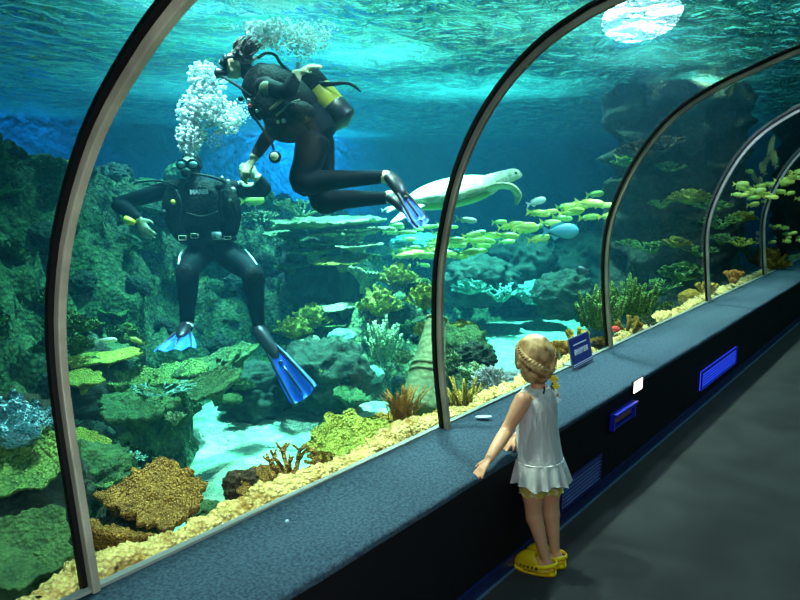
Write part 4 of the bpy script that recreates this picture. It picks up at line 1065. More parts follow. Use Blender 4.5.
# vest
bm = bmesh.new()
tube(bm, catmull([A(176, 183, -.05), A(172, 197, -.09), A(172, 212, -.10), A(180, 230, -.08), A(187, 242, -.06)], 16), [.06, .075, .085, .090, .085, .05], 16, flat=.8, ref=VIEW_R)
tube(bm, catmull([A(222, 183, -.05), A(229, 196, -.09), A(232, 211, -.10), A(230, 228, -.08), A(226, 240, -.06)], 16), [.06, .07, .08, .085, .08, .05], 16, flat=.8, ref=VIEW_R)
tube(bm, catmull([A(201, 186, -.05), A(202, 200, -.08), A(204, 218, -.08), A(207, 238, -.05)], 12), [.14, .19, .20, .19, .14], 22, flat=.62, ref=VIEW_R)
for q in ((180, 181), (220, 181)): tube(bm, [A(q[0], q[1]+6, -.12), A(q[0], q[1], -.06), A(q[0], q[1]+2, .08)], [.05, .055, .05], 12, flat=.5, ref=VIEW_R)
me = fuse(bm, .012, 2); vs = obj('buoyancy_vest', me, M['vest'], dv)
front = lambda px, py, k=-.30: A(px, py, k)
text_mesh('MARES', .052, 'chest_lettering', M['white'], vs, front(199, 192, -.30), VIEW_R+UP*.03, UP, bold=.003)
for px, py, w, h, mt in ((216.5, 235.5, .085, .062, 'chrome'), (183, 238, .075, .045, 'vest'), (195, 236, .075, .045, 'vest'), (228, 238, .07, .03, 'vest')):
    bm = bmesh.new(); p = front(px, py, -.235)
    bmesh.ops.create_cube(bm, size=1, matrix=Matrix.Translation(p) @ Matrix((VIEW_R, UP, TOC)).transposed().to_4x4() @ Matrix.Diagonal((w, h, .03, 1)))
    bmesh.ops.bevel(bm, geom=bm.edges[:], offset=.006, segments=2, affect='EDGES')
    b_ = obj('belt_buckle' if mt == 'chrome' else 'vest_pocket', bm, M[mt], vs)
    if mt == 'vest':
        bm = bmesh.new(); R_ = [p+TOC*.018+VIEW_R*w*.42*x+UP*h*.42*y for x, y in ((-1, -1), (-1, 1), (1, 1), (1, -1), (-1, -1))]; tube(bm, R_, .0035, 6, cap=False); obj('piping', bm, M['tankgrey'], b_)
bm = bmesh.new(); tube(bm, catmull([front(182, 242, -.16), front(200, 243, -.20), front(222, 241, -.20), front(236, 238, -.14)], 12), .022, 8, flat=.35, ref=UP); obj('waist_belt', bm, M['rubber'], vs)
for px, py, mt, r in ((173, 202, 'yellow', .02), (228, 182, 'chrome', .022), (233, 190, 'chrome', .024), (222, 178, 'chrome', .016), (163, 213, 'rubber', .03), (230, 200, 'chrome', .014)):
    bm = bmesh.new(); p = front(px, py, -.235); tube(bm, [p-TOC*.02, p, p+TOC*.015], [r, r*1.1, r*.8], 12); obj('clip', bm, M[mt], vs)
for pts in (((176, 190), (181, 205), (178, 224)), ((222, 190), (219, 205), (223, 222)), ((186, 213), (202, 217), (218, 212)), ((230, 200), (237, 214), (236, 230))):
    bm = bmesh.new(); tube(bm, catmull([front(a, b, -.262 if 180 < a < 225 else -.235) for a, b in pts], 10), .011, 8, flat=.4, ref=VIEW_R); obj('webbing', bm, M['rubber'], vs)
# thigh stripes
for pts in (((183, 250, -.17), (180, 256, -.25), (178.5, 264, -.36)), ((245, 250, -.14), (251, 257, -.24), (257, 265, -.32))):
    bm = bmesh.new(); tube(bm, catmull([A(*p) for p in pts], 10), [.008, .013, .014, .008], 8, flat=.6); obj('white_stripe', bm, M['white'], dv)
for px, py in ((187, 272), (252, 274)):
    bm = bmesh.new(); ellip(bm, A(px, py, -.385), (.062, .062, .075), seg=16); obj('knee_pad', bm, M['vest'], dv)
# wrist torch, ankle bands
bm = bmesh.new(); tube(bm, [A(124.5, 219, -.25), A(129, 221, -.25), A(134, 223, -.25)], [.032, .034, .026], 14); obj('wrist_torch', bm, M['yellow'], dv)
for px, py in ((188, 325.5),): 
    bm = bmesh.new(); tube(bm, [A(px-5, py, -.30), A(px, py-1.5, -.33), A(px+5, py+.5, -.31)], [.012, .016, .012], 8); obj('ankle_band', bm, M['white'], dv)
# tank behind his back
bm = bmesh.new(); tube(bm, catmull([A(208, 240, .26), A(206, 228, .26), A(202, 190, .24), A(201, 184, .24)], 12), [.08, .095, .095, .095, .05], 20); obj('air_tank', bm, M['tankyel'], dv)
# fins
swim_fin(dv, A(261, 333, -.24), A(301, 392, -.42)-A(261, 333, -.24), TOC*1.0+UP*.15-VIEW_R*.1, .70, .27)
swim_fin(dv, A(186, 328, -.30), TOC*.90-UP*.36-VIEW_R*.02, UP*.60+TOC*.62-VIEW_R*.1, .36, .36, foot=.11)

# ------------------------------------------------------------------ diver swimming in profile
D2 = 5.25
def B(px, py, dd=0): return P(px, py, D2+dd)
d2 = thing('diver_person', 'person in black wetsuit swimming to the left with yellow banded air tank, holding the other diver\'s hand', 'person', (0, 0, 0))
d2['label'] = "person in black wetsuit swimming leftward with yellow air tank, holding the other diver's hand"
bm = bmesh.new()
tube(bm, catmull([B(322, 138), B(312, 124), B(298, 108), B(282, 95), B(268, 83), B(258, 76)], 22), [.13, .145, .14, .13, .14, .15, .155, .14, .08], 24, flat=1.15, ref=Vector((.0, 0, 1)))
tube(bm, catmull([B(262, 80), B(250, 74), B(242, 68)], 8), [.08, .06, .058], 14)
fw = (-VIEW_R-UP*.05)
head_shape(bm, B(238, 64), fw, UP-VIEW_R*.08, .225)
leg(bm, B(314, 138, -.09), B(303, 182, -.10), B(381, 177, -.14), (.125, .095, .078, .048))
leg(bm, B(318, 140, .09), B(322, 200, .10), B(386, 198, .06), (.122, .092, .078, .048))
tube(bm, catmull([B(379, 177, -.14), B(387, 177, -.14), B(393, 183, -.15), B(400, 189, -.16)], 8), [.042, .048, .042, .03], 12)
tube(bm, catmull([B(384, 198, .06), B(391, 196, .06), B(396, 202, .05), B(402, 207, .05)], 8), [.042, .046, .04, .03], 12)
ellip(bm, B(264, 90, .16), (.08, .08, .08)); ellip(bm, B(266, 88, -.16), (.08, .08, .08))
arm(bm, B(264, 92, .16), B(272, 130, .10), B(253, 159, .02), (.07, .054, .034))
arm(bm, B(266, 88, -.16), B(288, 92, -.34), B(298, 72, -.30), (.068, .052, .034))
hand(bm, B(253, 159, .02), B(244, 176, .0)-B(253, 159, .02), -VIEW_R*.6+TOC*.8+UP*.4, .23, .7, 1)
hand(bm, B(298, 72, -.30), B(315, 65, -.30)-B(298, 72, -.30), UP+TOC*.5, .19, .25, 1)
me = fuse(bm, .010, 3)
hc, hf = B(238, 64), -VIEW_R
def fn2(c):
    if (c-B(246, 171, .01)).length < .135: return 1
    if (c-B(308, 68, -.30)).length < .115: return 1
    q = c-hc
    if q.length < .17 and q.dot(hf) > -.03 and q.z < .07: return 2
    for a in (B(388, 178, -.14), B(392, 197, .06)):
        if (c-a).length < .062: return 2
    return 0
body_obj(me, d2, [M['suit'], M['glove'], M['skin_d']], fn2)
M['hair_dark'] = mat('dark_hair', srgb(38, 32, 34), .6, col2=srgb(96, 70, 56), nscale=22, bump=.8, bscale=50)
bm = bmesh.new(); rnd = random.Random(3)
ellip(bm, B(241, 59), (.088, .088, .088), seg=18)
for i in range(60):
    a = rnd.uniform(0, 2*PI); e = rnd.uniform(-.2, 1.2)
    dr = (VIEW_R*math.cos(a)*math.cos(e)+VIEW_F*math.sin(a)*math.cos(e)+UP*math.sin(e)); p = B(242, 59)+dr*.075
    if dr.dot(VIEW_R) < -.55: continue
    tube(bm, catmull([p, p+dr*.03+UP*.02+VIEW_R*.015, p+dr*.04+UP*.045+VIEW_R*.05], 6), [.014, .012, .004], 6)
obj('hair', bm, M['hair_dark'], d2)
c = B(238, 64)+fw.normalized()*.092+UP*.012
bm = bmesh.new(); ring = [c+VIEW_F*.075*math.cos(a)+UP*.042*math.sin(a)+fw*(-.02*math.cos(a)**2) for a in [2*PI*k/20 for k in range(21)]]
tube(bm, ring, .016, 8, cap=False); tube(bm, [c-fw*.01, c+fw*.030], [.05, .044], 16, flat=.62, ref=VIEW_F)
mk = obj('diving_mask', bm, M['rubber'], d2)
bm = bmesh.new(); tube(bm, [c+fw*.03, c+fw*.036], [.042, .038], 16, flat=.62, ref=VIEW_F); obj('lens', bm, M['lens'], mk)
bm = bmesh.new(); cc = B(238, 62); tube(bm, [cc+(-fw*math.cos(a)*.105-VIEW_F*math.sin(a)*.09+UP*.01) for a in [-2.4+4.8*k/16 for k in range(17)]], .012, 8, flat=.4, ref=UP); obj('strap', bm, M['rubber'], mk)
c3 = B(236, 72)+fw*.085; bm = bmesh.new(); tube(bm, [c3-fw*.02, c3+fw*.035, c3+fw*.06, c3+fw*.065], [.022, .036, .042, .03], 14); rg = obj('regulator', bm, M['finblack'], d2)
bm = bmesh.new(); tube(bm, catmull([c3+fw*.03-UP*.02, B(238, 86, -.15), B(252, 96, -.17), B(258, 80, -.18), B(280, 70, .0), B(296, 74, .06)], 30), .011, 8); obj('hose', bm, M['rubber'], rg)
bm = bmesh.new(); tube(bm, catmull([B(258, 58, -.05), B(266, 53, -.05), B(275, 55, -.02), B(281, 64, .0), B(290, 72, .02)], 20), .012, 8); obj('hose', bm, M['rubber'], rg)
bm = bmesh.new()
tube(bm, catmull([B(252, 78), B(266, 88), B(282, 100), B(296, 112), B(304, 122)], 16), [.13, .175, .20, .20, .19, .13], 22, flat=1.05, ref=UP)
tube(bm, catmull([B(262, 96, -.16), B(276, 112, -.19), B(292, 124, -.18)], 10), [.08, .11, .10], 16)
ellip(bm, B(290, 132, -.08), (.16, .16, .08)); ellip(bm, B(257, 104, -.08), (.07, .07, .12))
me = fuse(bm, .011, 2); vs = obj('buoyancy_vest', me, M['vest'], d2)
for pts, r in ((((270, 110), (284, 98), (298, 90)), .011), (((276, 116), (290, 104), (300, 100)), .008)):
    bm = bmesh.new(); tube(bm, catmull([B(a, b, -.30) for a, b in pts], 10), r, 8, flat=.5); obj('piping', bm, M['olive'], vs)
bm = bmesh.new(); ellip(bm, B(266, 89, -.235), (.05, .05, .055), seg=16); obj('shoulder_pad', bm, M['olive'], vs)
bm = bmesh.new(); ellip(bm, B(299, 112, -.24), (.11, .11, .075), seg=18); obj('side_pocket', bm, M['vest'], vs)
for px, py, mt, r in ((249, 101, 'chrome', .014), (250, 106, 'c_red', .014), (257, 111, 'chrome', .012), (284, 121, 'chrome', .018), (241, 99, 'rubber', .02), (278, 122, 'tankgrey', .012), (291, 110, 'chrome', .014)):
    bm = bmesh.new(); p = B(px, py, -.27); tube(bm, [p, p+TOC*.02], [r, r*.8], 12); obj('clip', bm, M[mt], vs)
bm = bmesh.new(); tube(bm, catmull([B(255, 98, -.25), B(252, 112, -.25), B(262, 128, -.25), B(271, 142, -.24), B(274, 150, -.22)], 20), .009, 8); obj('gauge_hose', bm, M['rubber'], vs)
bm = bmesh.new(); p = B(275, 157, -.22); tube(bm, [p-TOC*.02, p, p+TOC*.015], [.04, .044, .04], 18); gg = obj('pressure_gauge', bm, M['rubber'], vs)
bm = bmesh.new(); tube(bm, [p+TOC*.030, p+TOC*.034], [.03, .028], 18); obj('dial', bm, M['tankgrey'], gg)
tk0, tk1 = B(302, 74, .10), B(344, 122, .10); ax = (tk1-tk0).normalized(); Lk = (tk1-tk0).length
bm = bmesh.new(); tube(bm, [tk0+ax*Lk*t for t in (0, .02, .06, .12, .5, .8)], [.03, .06, .095, .112, .114, .114], 28); tk = obj('air_tank', bm, M['tankgrey'], d2)
bm = bmesh.new(); tube(bm, [tk0+ax*Lk*t for t in (.36, .37, .74, .75)], [.114, .117, .117, .114], 28); obj('yellow_band', bm, M['tankyel'], tk)
bm = bmesh.new(); tube(bm, [tk0+ax*Lk*t for t in (.70, .72, .96, 1.0)], [.118, .122, .120, .10], 28); obj('tank_boot', bm, M['finblack'], tk)
bm = bmesh.new(); tube(bm, [tk0+ax*Lk*t for t in (.10, .11, .36, .37)], [.114, .118, .118, .115], 28); obj('tank_strap', bm, M['vest'], tk)
bm = bmesh.new(); tube(bm, [tk0-ax*.06, tk0-ax*.03, tk0+ax*.01], [.02, .024, .022], 12); tube(bm, [tk0-ax*.04-UP*.05, tk0-ax*.04+UP*.05], .02, 10); obj('valve', bm, M['chrome'], tk)
bm = bmesh.new(); tube(bm, catmull([B(318, 84, .0), B(330, 84, -.02), B(345, 83, -.02), B(354, 86, -.02), B(361, 92, -.02)], 20), [.022, .018, .012, .012, .005], 8, flat=.4, ref=UP); obj('loose_strap', bm, M['rubber'], d2)
swim_fin(d2, B(392, 182, -.15), B(417, 212, -.26)-B(392, 182, -.15), VIEW_R*.55+TOC*.75+UP*.5, .36, .17, foot=.09)
swim_fin(d2, B(394, 201, .05), B(417, 216, -.03)-B(394, 201, .05), VIEW_R*.35+TOC*.75+UP*.7, .30, .17, foot=.08)
# ------------------------------------------------------------------ girl at the ledge
g0 = PZ(545, 571, 0); DG = depth(g0)
GX = Vector((1, 0, 0)); GY = Vector((0, 1, 0))
def G(px, py, dd=0): return P(px, py, DG+dd)
M['skin_g'] = mat('child_skin', srgb(196, 142, 106), .5, col2=srgb(206, 152, 116), nscale=6)
M['skin_g'].node_tree.nodes['Principled BSDF'].inputs['Subsurface Weight'].default_value = .12
M['skin_g'].node_tree.nodes['Principled BSDF'].inputs['Subsurface Radius'].default_value = (.02, .008, .004)
M['cotton'] = mat('white_cotton', srgb(222, 220, 218), .9, spec=.05, bump=.12, bscale=90)
M['shorts'] = mat('yellow_print_shorts', srgb(226, 208, 90), .8, col2=srgb(246, 240, 190), nscale=40, contrast=(.48, .56))
M['blond'] = mat('blond_hair', srgb(120, 84, 46), .5, spec=.3, col2=srgb(214, 182, 126), nscale=26, contrast=(.32, .68))
M['clog'] = mat('yellow_clog', srgb(250, 214, 10), .42, spec=.4)
M['clog_dark'] = mat('clog_hole', srgb(60, 44, 8), .8)
girl = thing('girl_person', 'small blond girl in white sleeveless top and yellow clogs leaning on the ledge', 'person', (0, 0, 0))
hipc = G(540, 476); chest = G(537, 410); neck = G(538, 390)
shL, shR = G(523, 400, -.07), G(551, 396, .065)
haL = PZ(481, 471, LZ+.012); haR = PZ(508, 446, LZ+.012)
wrL = PZ(489, 459, LZ+.050); wrR = PZ(515, 437, LZ+.048)
bm = bmesh.new()
tube(bm, catmull([G(541, 487), G(540, 470), G(539, 445), G(537, 420), G(537, 400), G(538, 391)], 22), [.075, .086, .082, .074, .072, .080, .086, .082, .035], 22, flat=.72, ref=GX)
tube(bm, catmull([G(538, 395), G(538, 385), G(537, 374)], 8), [.036, .031, .032], 14)
hcen = G(532.5, 360); hfw = (GY*.72+GX*.62+Vector((0, 0, .02)))
hs_, hf_, hu_ = head_shape(bm, hcen, hfw, UP, .168)
ellip(bm, shL, (.036, .036, .036)); ellip(bm, shR, (.036, .036, .036))
arm(bm, shL, G(506, 432, -.07), wrL, (.036, .0275, .0175))
arm(bm, shR, G(537, 426, .10), wrR, (.033, .025, .0165))
hand(bm, wrL, haL-wrL+Vector((0, 0, .004)), UP, .105, .12, 1, 1.05)
hand(bm, wrR, haR-wrR+Vector((0, 0, .004)), UP, .105, .15, -1, 1.05)
ankL, ankR = G(545, 556, -.03), G(555, 552, .035)
leg(bm, G(532, 482, -.035), G(534, 515, -.02), ankL, (.052, .036, .033, .0205))
leg(bm, G(549, 480, .04), G(551, 512, .045), ankR, (.052, .036, .033, .0205))
def foot(a):
    g = Vector((a.x, a.y, 0)); d = (GY*.98-GX*.18).normalized()
    tube(bm, catmull([a, g-d*.012+UP*.045, g-d*.004+UP*.035, g+d*.05+UP*.034, g+d*.105+UP*.026, g+d*.125+UP*.024], 14), [.0195, .023, .026, .027, .024, .014], 12)
foot(ankL); foot(ankR)
me = fuse(bm, .0048, 3)
body_obj(me, girl, [M['skin_g']], lambda c: 0)
# eyes
for s in (-1, 1):
    bm = bmesh.new(); ellip(bm, hcen+(hs_*s*.17+hf_*.31+hu_*-.03)*.168, (.009, .009, .009), seg=10); obj('eye', bm, M['eye'], girl)
# top: A-line with flounce
cen = [(G(538, 386), .044, .040), (G(538, 389), .078, .062), (G(537, 395), .098, .078), (G(537, 406), .095, .084), (G(537, 425), .090, .084), (G(538, 445), .098, .092), (G(538.5, 457), .106, .099),
       (G(538.5, 459), .112, .104), (G(539, 466), .122, .114), (G(539, 474), .132, .122), (G(539, 478), .136, .126)]
bm = bmesh.new(); S_ = 120; rings = []; rnd = random.Random(4)
for i, (c, rx, ry) in enumerate(cen):
    ring = []; k = max(0, (i-6)/4); kk = min(1, max(0, (i-3)/4))
    for j in range(S_):
        a = 2*PI*j/S_
        w = 1+k*.085*(math.sin(a*15+.8*math.sin(a*3))+.35*math.sin(a*23+1))+kk*(.016*math.sin(a*7+1)+.010*math.sin(a*13+2))*(1-k)
        dz = -k*.010*math.cos(a*5+1)
        x, y = rx*w*math.cos(a), ry*w*math.sin(a)
        if i in (1, 2): y *= 1; 
        lift = .012*abs(math.cos(a))**2 if i == 1 else 0
        ring.append(bm.verts.new(c+GX*x+GY*y+UP*(dz-(lift if i == 1 else 0)-(0.016*abs(math.cos(a))**3 if i == 2 else 0))))
    rings.append(ring)
fs = []
for i in range(len(rings)-1):
    for j in range(S_): fs.append(bm.faces.new((rings[i][j], rings[i][(j+1) % S_], rings[i+1][(j+1) % S_], rings[i+1][j])))
bmesh.ops.solidify(bm, geom=fs, thickness=-.003)
tp_ = obj('sleeveless_top', bm, M['cotton'], girl); sb = tp_.modifiers.new('s', 'SUBSURF'); sb.levels = 1; sb.render_levels = 1
bm = bmesh.new(); c = cen[7]; tube(bm, [cen[6][0]+GX*(.109*math.cos(a))+GY*(.101*math.sin(a))-UP*.003 for a in [2*PI*k/60 for k in range(61)]], .0028, 6, cap=False); obj('flounce_seam', bm, M['cotton'], tp_)
bm = bmesh.new(); p = G(544, 387, -.075); tube(bm, catmull([p, p+UP*-.012+GX*.004, p-UP*.028-GX*.002], 6), .0035, 6); obj('neck_button_loop', bm, M['rubber'], tp_)
# shorts with scalloped legs
bm = bmesh.new()
for hip, kn in ((G(532, 474, -.035), G(534, 515, -.02)), (G(549, 472, .04), G(551, 512, .045))):
    d = (kn-hip).normalized(); rr = []
    for t, r in ((0, .054), (.02, .056), (.05, .056), (.072, .057), (.080, .058)):
        ring = []
        for j in range(36):
            a = 2*PI*j/36; e = (.006*math.cos(a*6) if t > .06 else 0)
            ring.append(bm.verts.new(hip+d*(t+e)+GX*r*math.cos(a)+GY*r*math.sin(a)))
        rr.append(ring)
    fs = [bm.faces.new((rr[i][j], rr[i][(j+1) % 36], rr[i+1][(j+1) % 36], rr[i+1][j])) for i in range(4) for j in range(36)]
    bmesh.ops.solidify(bm, geom=fs, thickness=-.003)
obj('shorts', bm, M['shorts'], girl)
# hair: smooth crown, strands and a braid wound round the back
hc_ = hcen+UP*.016-hf_*.012
bm = bmesh.new()
Rq = Matrix((hs_, hf_, hu_)).transposed().to_quaternion()
rnd = random.Random(9)
def on_head(az, el, k=1.0, dz=0):
    # az 0 = back of the head, el from the horizontal
    dv_ = (-hf_*math.cos(az)*math.cos(el)+hs_*math.sin(az)*math.cos(el)+hu_*math.sin(el))
    return hc_+hs_*dv_.dot(hs_)*.076*k+hf_*dv_.dot(hf_)*.085*k+hu_*(dv_.dot(hu_)*.096*k+dz)
for f_ in range(1):
    ellip(bm, hc_+hf_*-.004+hu_*.006, (.073, .080, .093), Rq, 28)
    ellip(bm, hc_-hf_*.018-hu_*.050, (.062, .056, .060), Rq, 22)
# combed strands from the parting down to the braid
for i in range(150):
    az = -2.0+4.0*i/149+rnd.uniform(-.03, .03)
    e1 = -.15+.25*math.sin(az*1.2+.6)+rnd.uniform(-.12, .12)
    top = on_head(az*.35+rnd.uniform(-.1, .1), 1.35, 1.02)
    pts = [top, on_head(az*.75, .95, 1.045), on_head(az*.95, .45, 1.05), on_head(az, e1, 1.03)]
    tube(bm, catmull(pts, 9), [.0022, .0038, .0042, .0034], 5)
me = bpy.data.meshes.new('hair'); bm.to_mesh(me); bm.free()
hair = obj('hair', me, M['blond'], girl)
def braid(path, r, name='braid'):
    bm = bmesh.new(); pts = catmull(path, 60); n = len(pts)
    for k in range(3):
        out = []
        for i, p in enumerate(pts):
            t = (pts[min(i+1, n-1)]-pts[max(i-1, 0)]).normalized(); o = (p-hc_).normalized(); s = t.cross(o).normalized()
            ph = i*.62+k*2*PI/3
            out.append(p+s*r*.95*math.sin(ph)+o*r*.5*math.sin(2*ph))
        tube(bm, out, [r*.45, r*.62, r*.62, r*.55, r*.4], 7)
    return obj(name, bm, M['blond'], hair)
braid([on_head(-1.5, .45, 1.05), on_head(-1.0, .15, 1.08), on_head(-.4, -.12, 1.10), on_head(.2, -.42, 1.10), on_head(.7, -.75, 1.12)], .0135)
braid([on_head(1.6, .35, 1.05), on_head(1.15, .0, 1.08), on_head(.8, -.4, 1.10), on_head(.45, -.8, 1.12), on_head(.3, -1.05, 1.15)], .0125)
braid([on_head(-1.3, -.15, 1.03), on_head(-.7, -.5, 1.08), on_head(-.1, -.8, 1.1), on_head(.4, -1.0, 1.14)], .0115)
# flower hair tie hanging beside the neck
tie = bmesh.new(); tube(tie, catmull([G(549, 374, .0), G(553, 383, .0), G(555, 394, .0), G(556, 404, .0)], 10), .0045, 6); hb = obj('hair_tie', tie, M['c_dkgreen'], hair)
def flower(p, col, r):
    bm = bmesh.new(); n0 = (TOC+UP*.2).normalized(); a_ = n0.cross(UP).normalized(); b_ = n0.cross(a_)
    for k in range(6):
        a = k*PI/3; d = a_*math.cos(a)+b_*math.sin(a); q = Matrix((d, n0.cross(d), n0)).transposed().to_quaternion()
        ellip(bm, p+d*r*.62, (r*.5, r*.36, r*.14), q, 8)
    ellip(bm, p+n0*r*.12, (r*.25, r*.25, r*.25), None, 8)
    return obj('flower', bm, col, hb)
flower(G(554, 379, -.02), M['yellow'], .017); flower(G(556, 386, -.02), M['yellow'], .015)
flower(G(554, 393, -.02), M['white'], .014); flower(G(557, 400, -.02), M['white'], .013); flower(G(553, 387, -.015), M['c_green'], .012)
# clogs
def clog(a, nm):
    g = Vector((a.x, a.y, 0)); d = (GY*.98-GX*.18).normalized(); s = d.cross(UP)
    bm = bmesh.new()
    T = lambda x, y, z: g+d*x+s*y+UP*z
    # sole + rounded vamp
    rows = []; n = 26; X = [(-.046+.176*i/n) for i in range(n+1)]
    for i, x in enumerate(X):
        t = i/n
        w = .036*(math.sin(PI*min(.985, max(.03, t)))**.45)*(1+.20*t)
        h = .020+.036*math.exp(-((t-.66)/.22)**2) if t > .38 else .024
        if t > .38: h = .018+.060*math.sin(PI*min(1, (1.0-t)/.62*.78))**.6
        else: h = .026
        row = []
        for k in range(17):
            an = PI*k/16
            row.append(bm.verts.new(T(x, -w*math.cos(an), .012+(h)*math.sin(an)**.75)))
        rows.append(row)
    top = []
    for i in range(n):
        for k in range(16):
            # open heel well
            if X[i] < .030 and 5 <= k <= 10: continue
            bm.faces.new((rows[i][k], rows[i][k+1], rows[i+1][k+1], rows[i+1][k]))
    fs = bm.faces[:]; bmesh.ops.solidify(bm, geom=fs, thickness=.004)
    o = obj('clog', bm, M['clog'], girl)
    bm = bmesh.new(); m_ = 40; lo = []; hi = []
    for k in range(m_):
        an = 2*PI*k/m_; x = .042+.092*math.cos(an); w = .037*math.sin(an)*(1+.15*math.cos(an))
        lo.append(bm.verts.new(T(x, w, .001))); hi.append(bm.verts.new(T(x*1.0, w*1.03, .017)))
    bm.faces.new(lo[::-1]); bm.faces.new(hi)
    for k in range(m_): bm.faces.new((lo[k], lo[(k+1) % m_], hi[(k+1) % m_], hi[k]))
    obj('sole', bm, M['clog'], o)
    bm = bmesh.new(); tube(bm, catmull([T(.035, -.036, .036), T(-.02, -.036, .050), T(-.050, 0, .054), T(-.02, .036, .050), T(.035, .036, .036)], 20), .0085, 8, flat=.35, ref=UP); obj('heel_strap', bm, M['clog'], o)
    for sd in (-1, 1):
        for x_, r_ in [(.042+.017*k, .0048) for k in range(4)]+[(.024, .0065)]:
            bm = bmesh.new(); ellip(bm, T(x_, sd*(.0405-.004*max(0, (x_-.06)/.05)), .034), (r_, r_, r_*1.1), None, 8); obj('vent_hole', bm, M['clog_dark'], o)
    return o
clog(ankL, 'clog'); clog(ankR, 'clog')
# ------------------------------------------------------------------ things on the ledge and its front
M['sign_blue'] = mat('sign_blue', srgb(24, 40, 120), .4)
M['sign_white'] = mat('sign_white', srgb(215, 225, 235), .5)
sp = PZ(583, 365, LZ+.004); t = thing('notice_sign', 'small dark blue notice sign with white lines standing on the ledge', 'sign', sp)
r_ = ((PZ(592, 359.5, LZ+.004)-PZ(573, 369.5, LZ+.004))); wS = r_.length; r_.normalize()
hS = (365-335.5)/F*depth(sp)*1.02
nn = r_.cross(UP); 
if nn.dot(Vector((-1, -1, 0))) < 0: nn = -nn
upS = (UP-nn*.22).normalized()
def slab(w, h, th, cx, cz, off, name, mt, parent):
    bm = bmesh.new(); c = r_*cx+upS*cz+nn*off
    bmesh.ops.create_cube(bm, size=1, matrix=Matrix.Translation(c) @ Matrix((r_, upS, nn)).transposed().to_4x4() @ Matrix.Diagonal((w, h, th, 1)))
    return obj(name, bm, mt, parent, smooth=False)
pn = slab(wS*1.08, hS*1.04, .004, 0, hS*.5, 0, 'panel', M['seal'], t)
slab(wS*.98, hS*.97, .002, .002, hS*.5, .003, 'blue_face', M['sign_blue'], pn)
slab(wS*.66, hS*.035, .001, 0, hS*.76, .0045, 'heading_line', M['sign_white'], pn)
text_mesh('请勿拍打玻璃', wS*.118, 'lettering', M['sign_white'], pn, r_*0+upS*hS*.50+nn*.0045, r_ if nn.dot(r_.cross(upS)) > 0 else -r_, upS, bold=.0008)
slab(wS*.96, hS*.022, .001, 0, hS*.13, .0045, 'border_line', M['sign_white'], pn)
slab(wS*.96, hS*.012, .001, 0, hS*.07, .0045, 'border_line', M['sign_white'], pn)
bm = bmesh.new(); bmesh.ops.create_cube(bm, size=1, matrix=Matrix.Translation(-nn*.05+UP*.003) @ Matrix((r_, nn, UP)).transposed().to_4x4() @ Matrix.Diagonal((wS*.5, .1, .004, 1))); obj('foot', bm, M['seal'], t, smooth=False)
# small pale flattened oval on the ledge
bm = bmesh.new(); p = PZ(483.5, 417.5, LZ+.004); q = (PZ(492, 417, LZ)-PZ(475, 417.5, LZ)).normalized(); s_ = Vector((-q.y, q.x, 0))
L_ = (PZ(492, 417, LZ)-PZ(475, 417.5, LZ)).length/2
ellip(bm, (0, 0, 0), (L_, L_*.42, .003), Quaternion((0, 0, 1), math.atan2(q.y, q.x)), 24)
M['paleblue'] = mat('pale_blue', srgb(150, 185, 195), .5)
tag(obj('pale_oval', bm, M['paleblue'], None, loc=p+UP*.005), 'small pale flat oval on the ledge left of the girl', 'tag')
bm = bmesh.new(); ellip(bm, (0, 0, .006), (.008, .006, .006), None, 8); tag(obj('pebble', bm, M['paleblue'], None, loc=PZ(287, 523, LZ+.002)), 'tiny pale crumb lying on the ledge near the nearest hoop', 'pebble')
# fixtures on the ledge front
def YF(px, py): return PY(px, py, LF-.002)
M['blue_metal'] = mat('blue_metal', srgb(22, 34, 170), .35, spec=.5)
M['blue_glow'] = mat('blue_led', srgb(30, 50, 255), .5, emit=(.03, .08, 1, 1), estr=.9)
M['lamp_glow'] = mat('white_led', srgb(255, 240, 225), .5, emit=(1, .88, .78, 1), estr=2.2)
def grille(px0, px1, ptop, pbot, n, label, mt, glow, name='vent_grille'):
    a, b = YF(px0, ptop), YF(px1, pbot); x0_, x1_ = a.x, b.x
    z1_, z0_ = YF(px0, ptop).z, YF(px0, pbot if False else ptop).z
    return x0_, x1_
def vent(x0_, x1_, z0_, z1_, n, label, mt_fr, mt_slat, mt_back):
    t = thing('vent_grille', label, 'vent', ((x0_+x1_)/2, LF-.003, z0_))
    L2 = (x1_-x0_)/2; H = z1_-z0_
    bm = bmesh.new(); box(bm, (-L2, -.002, 0), (L2, .004, H)); obj('back_plate', bm, mt_back, t, smooth=False)
    bm = bmesh.new(); w = .008
    for lo, hi in (((-L2, -.012, 0), (L2, .0, w)), ((-L2, -.012, H-w), (L2, .0, H)), ((-L2, -.012, w), (-L2+w, 0, H-w)), ((L2-w, -.012, w), (L2, 0, H-w))): box(bm, lo, hi)
    obj('frame', bm, mt_fr, t, smooth=False)
    for i in range(n):
        z = w+(H-2*w)*(i+.5)/n; bm = bmesh.new(); box(bm, (-L2+w, -.010, z-.003), (L2-w, -.001, z+.003))
        bmesh.ops.rotate(bm, verts=bm.verts, cent=(0, -.005, z), matrix=Matrix.Rotation(.5, 3, 'X')); obj('slat', bm, mt_slat, t, smooth=False)
    return t
M['vent_dark'] = mat('dark_blue_slat', srgb(30, 32, 92), .4)
M['vent_line'] = mat('slat_light', srgb(52, 56, 128), .4)
a = YF(560, 481); b = YF(600, 453); c = YF(600, 479)
vent(a.x, b.x, c.z, b.z, 7, 'dark blue slatted vent low on the black wall beside the girl', M['vent_dark'], M['vent_line'], M['ledge_front'])
a = YF(701, 372); b = YF(736, 349); c = YF(701, 390)
t = vent(a.x, b.x, c.z, a.z+.0, 6, 'bright blue glowing slatted vent low on the black wall far down the ledge', M['blue_metal'], M['blue_metal'], M['blue_glow'])
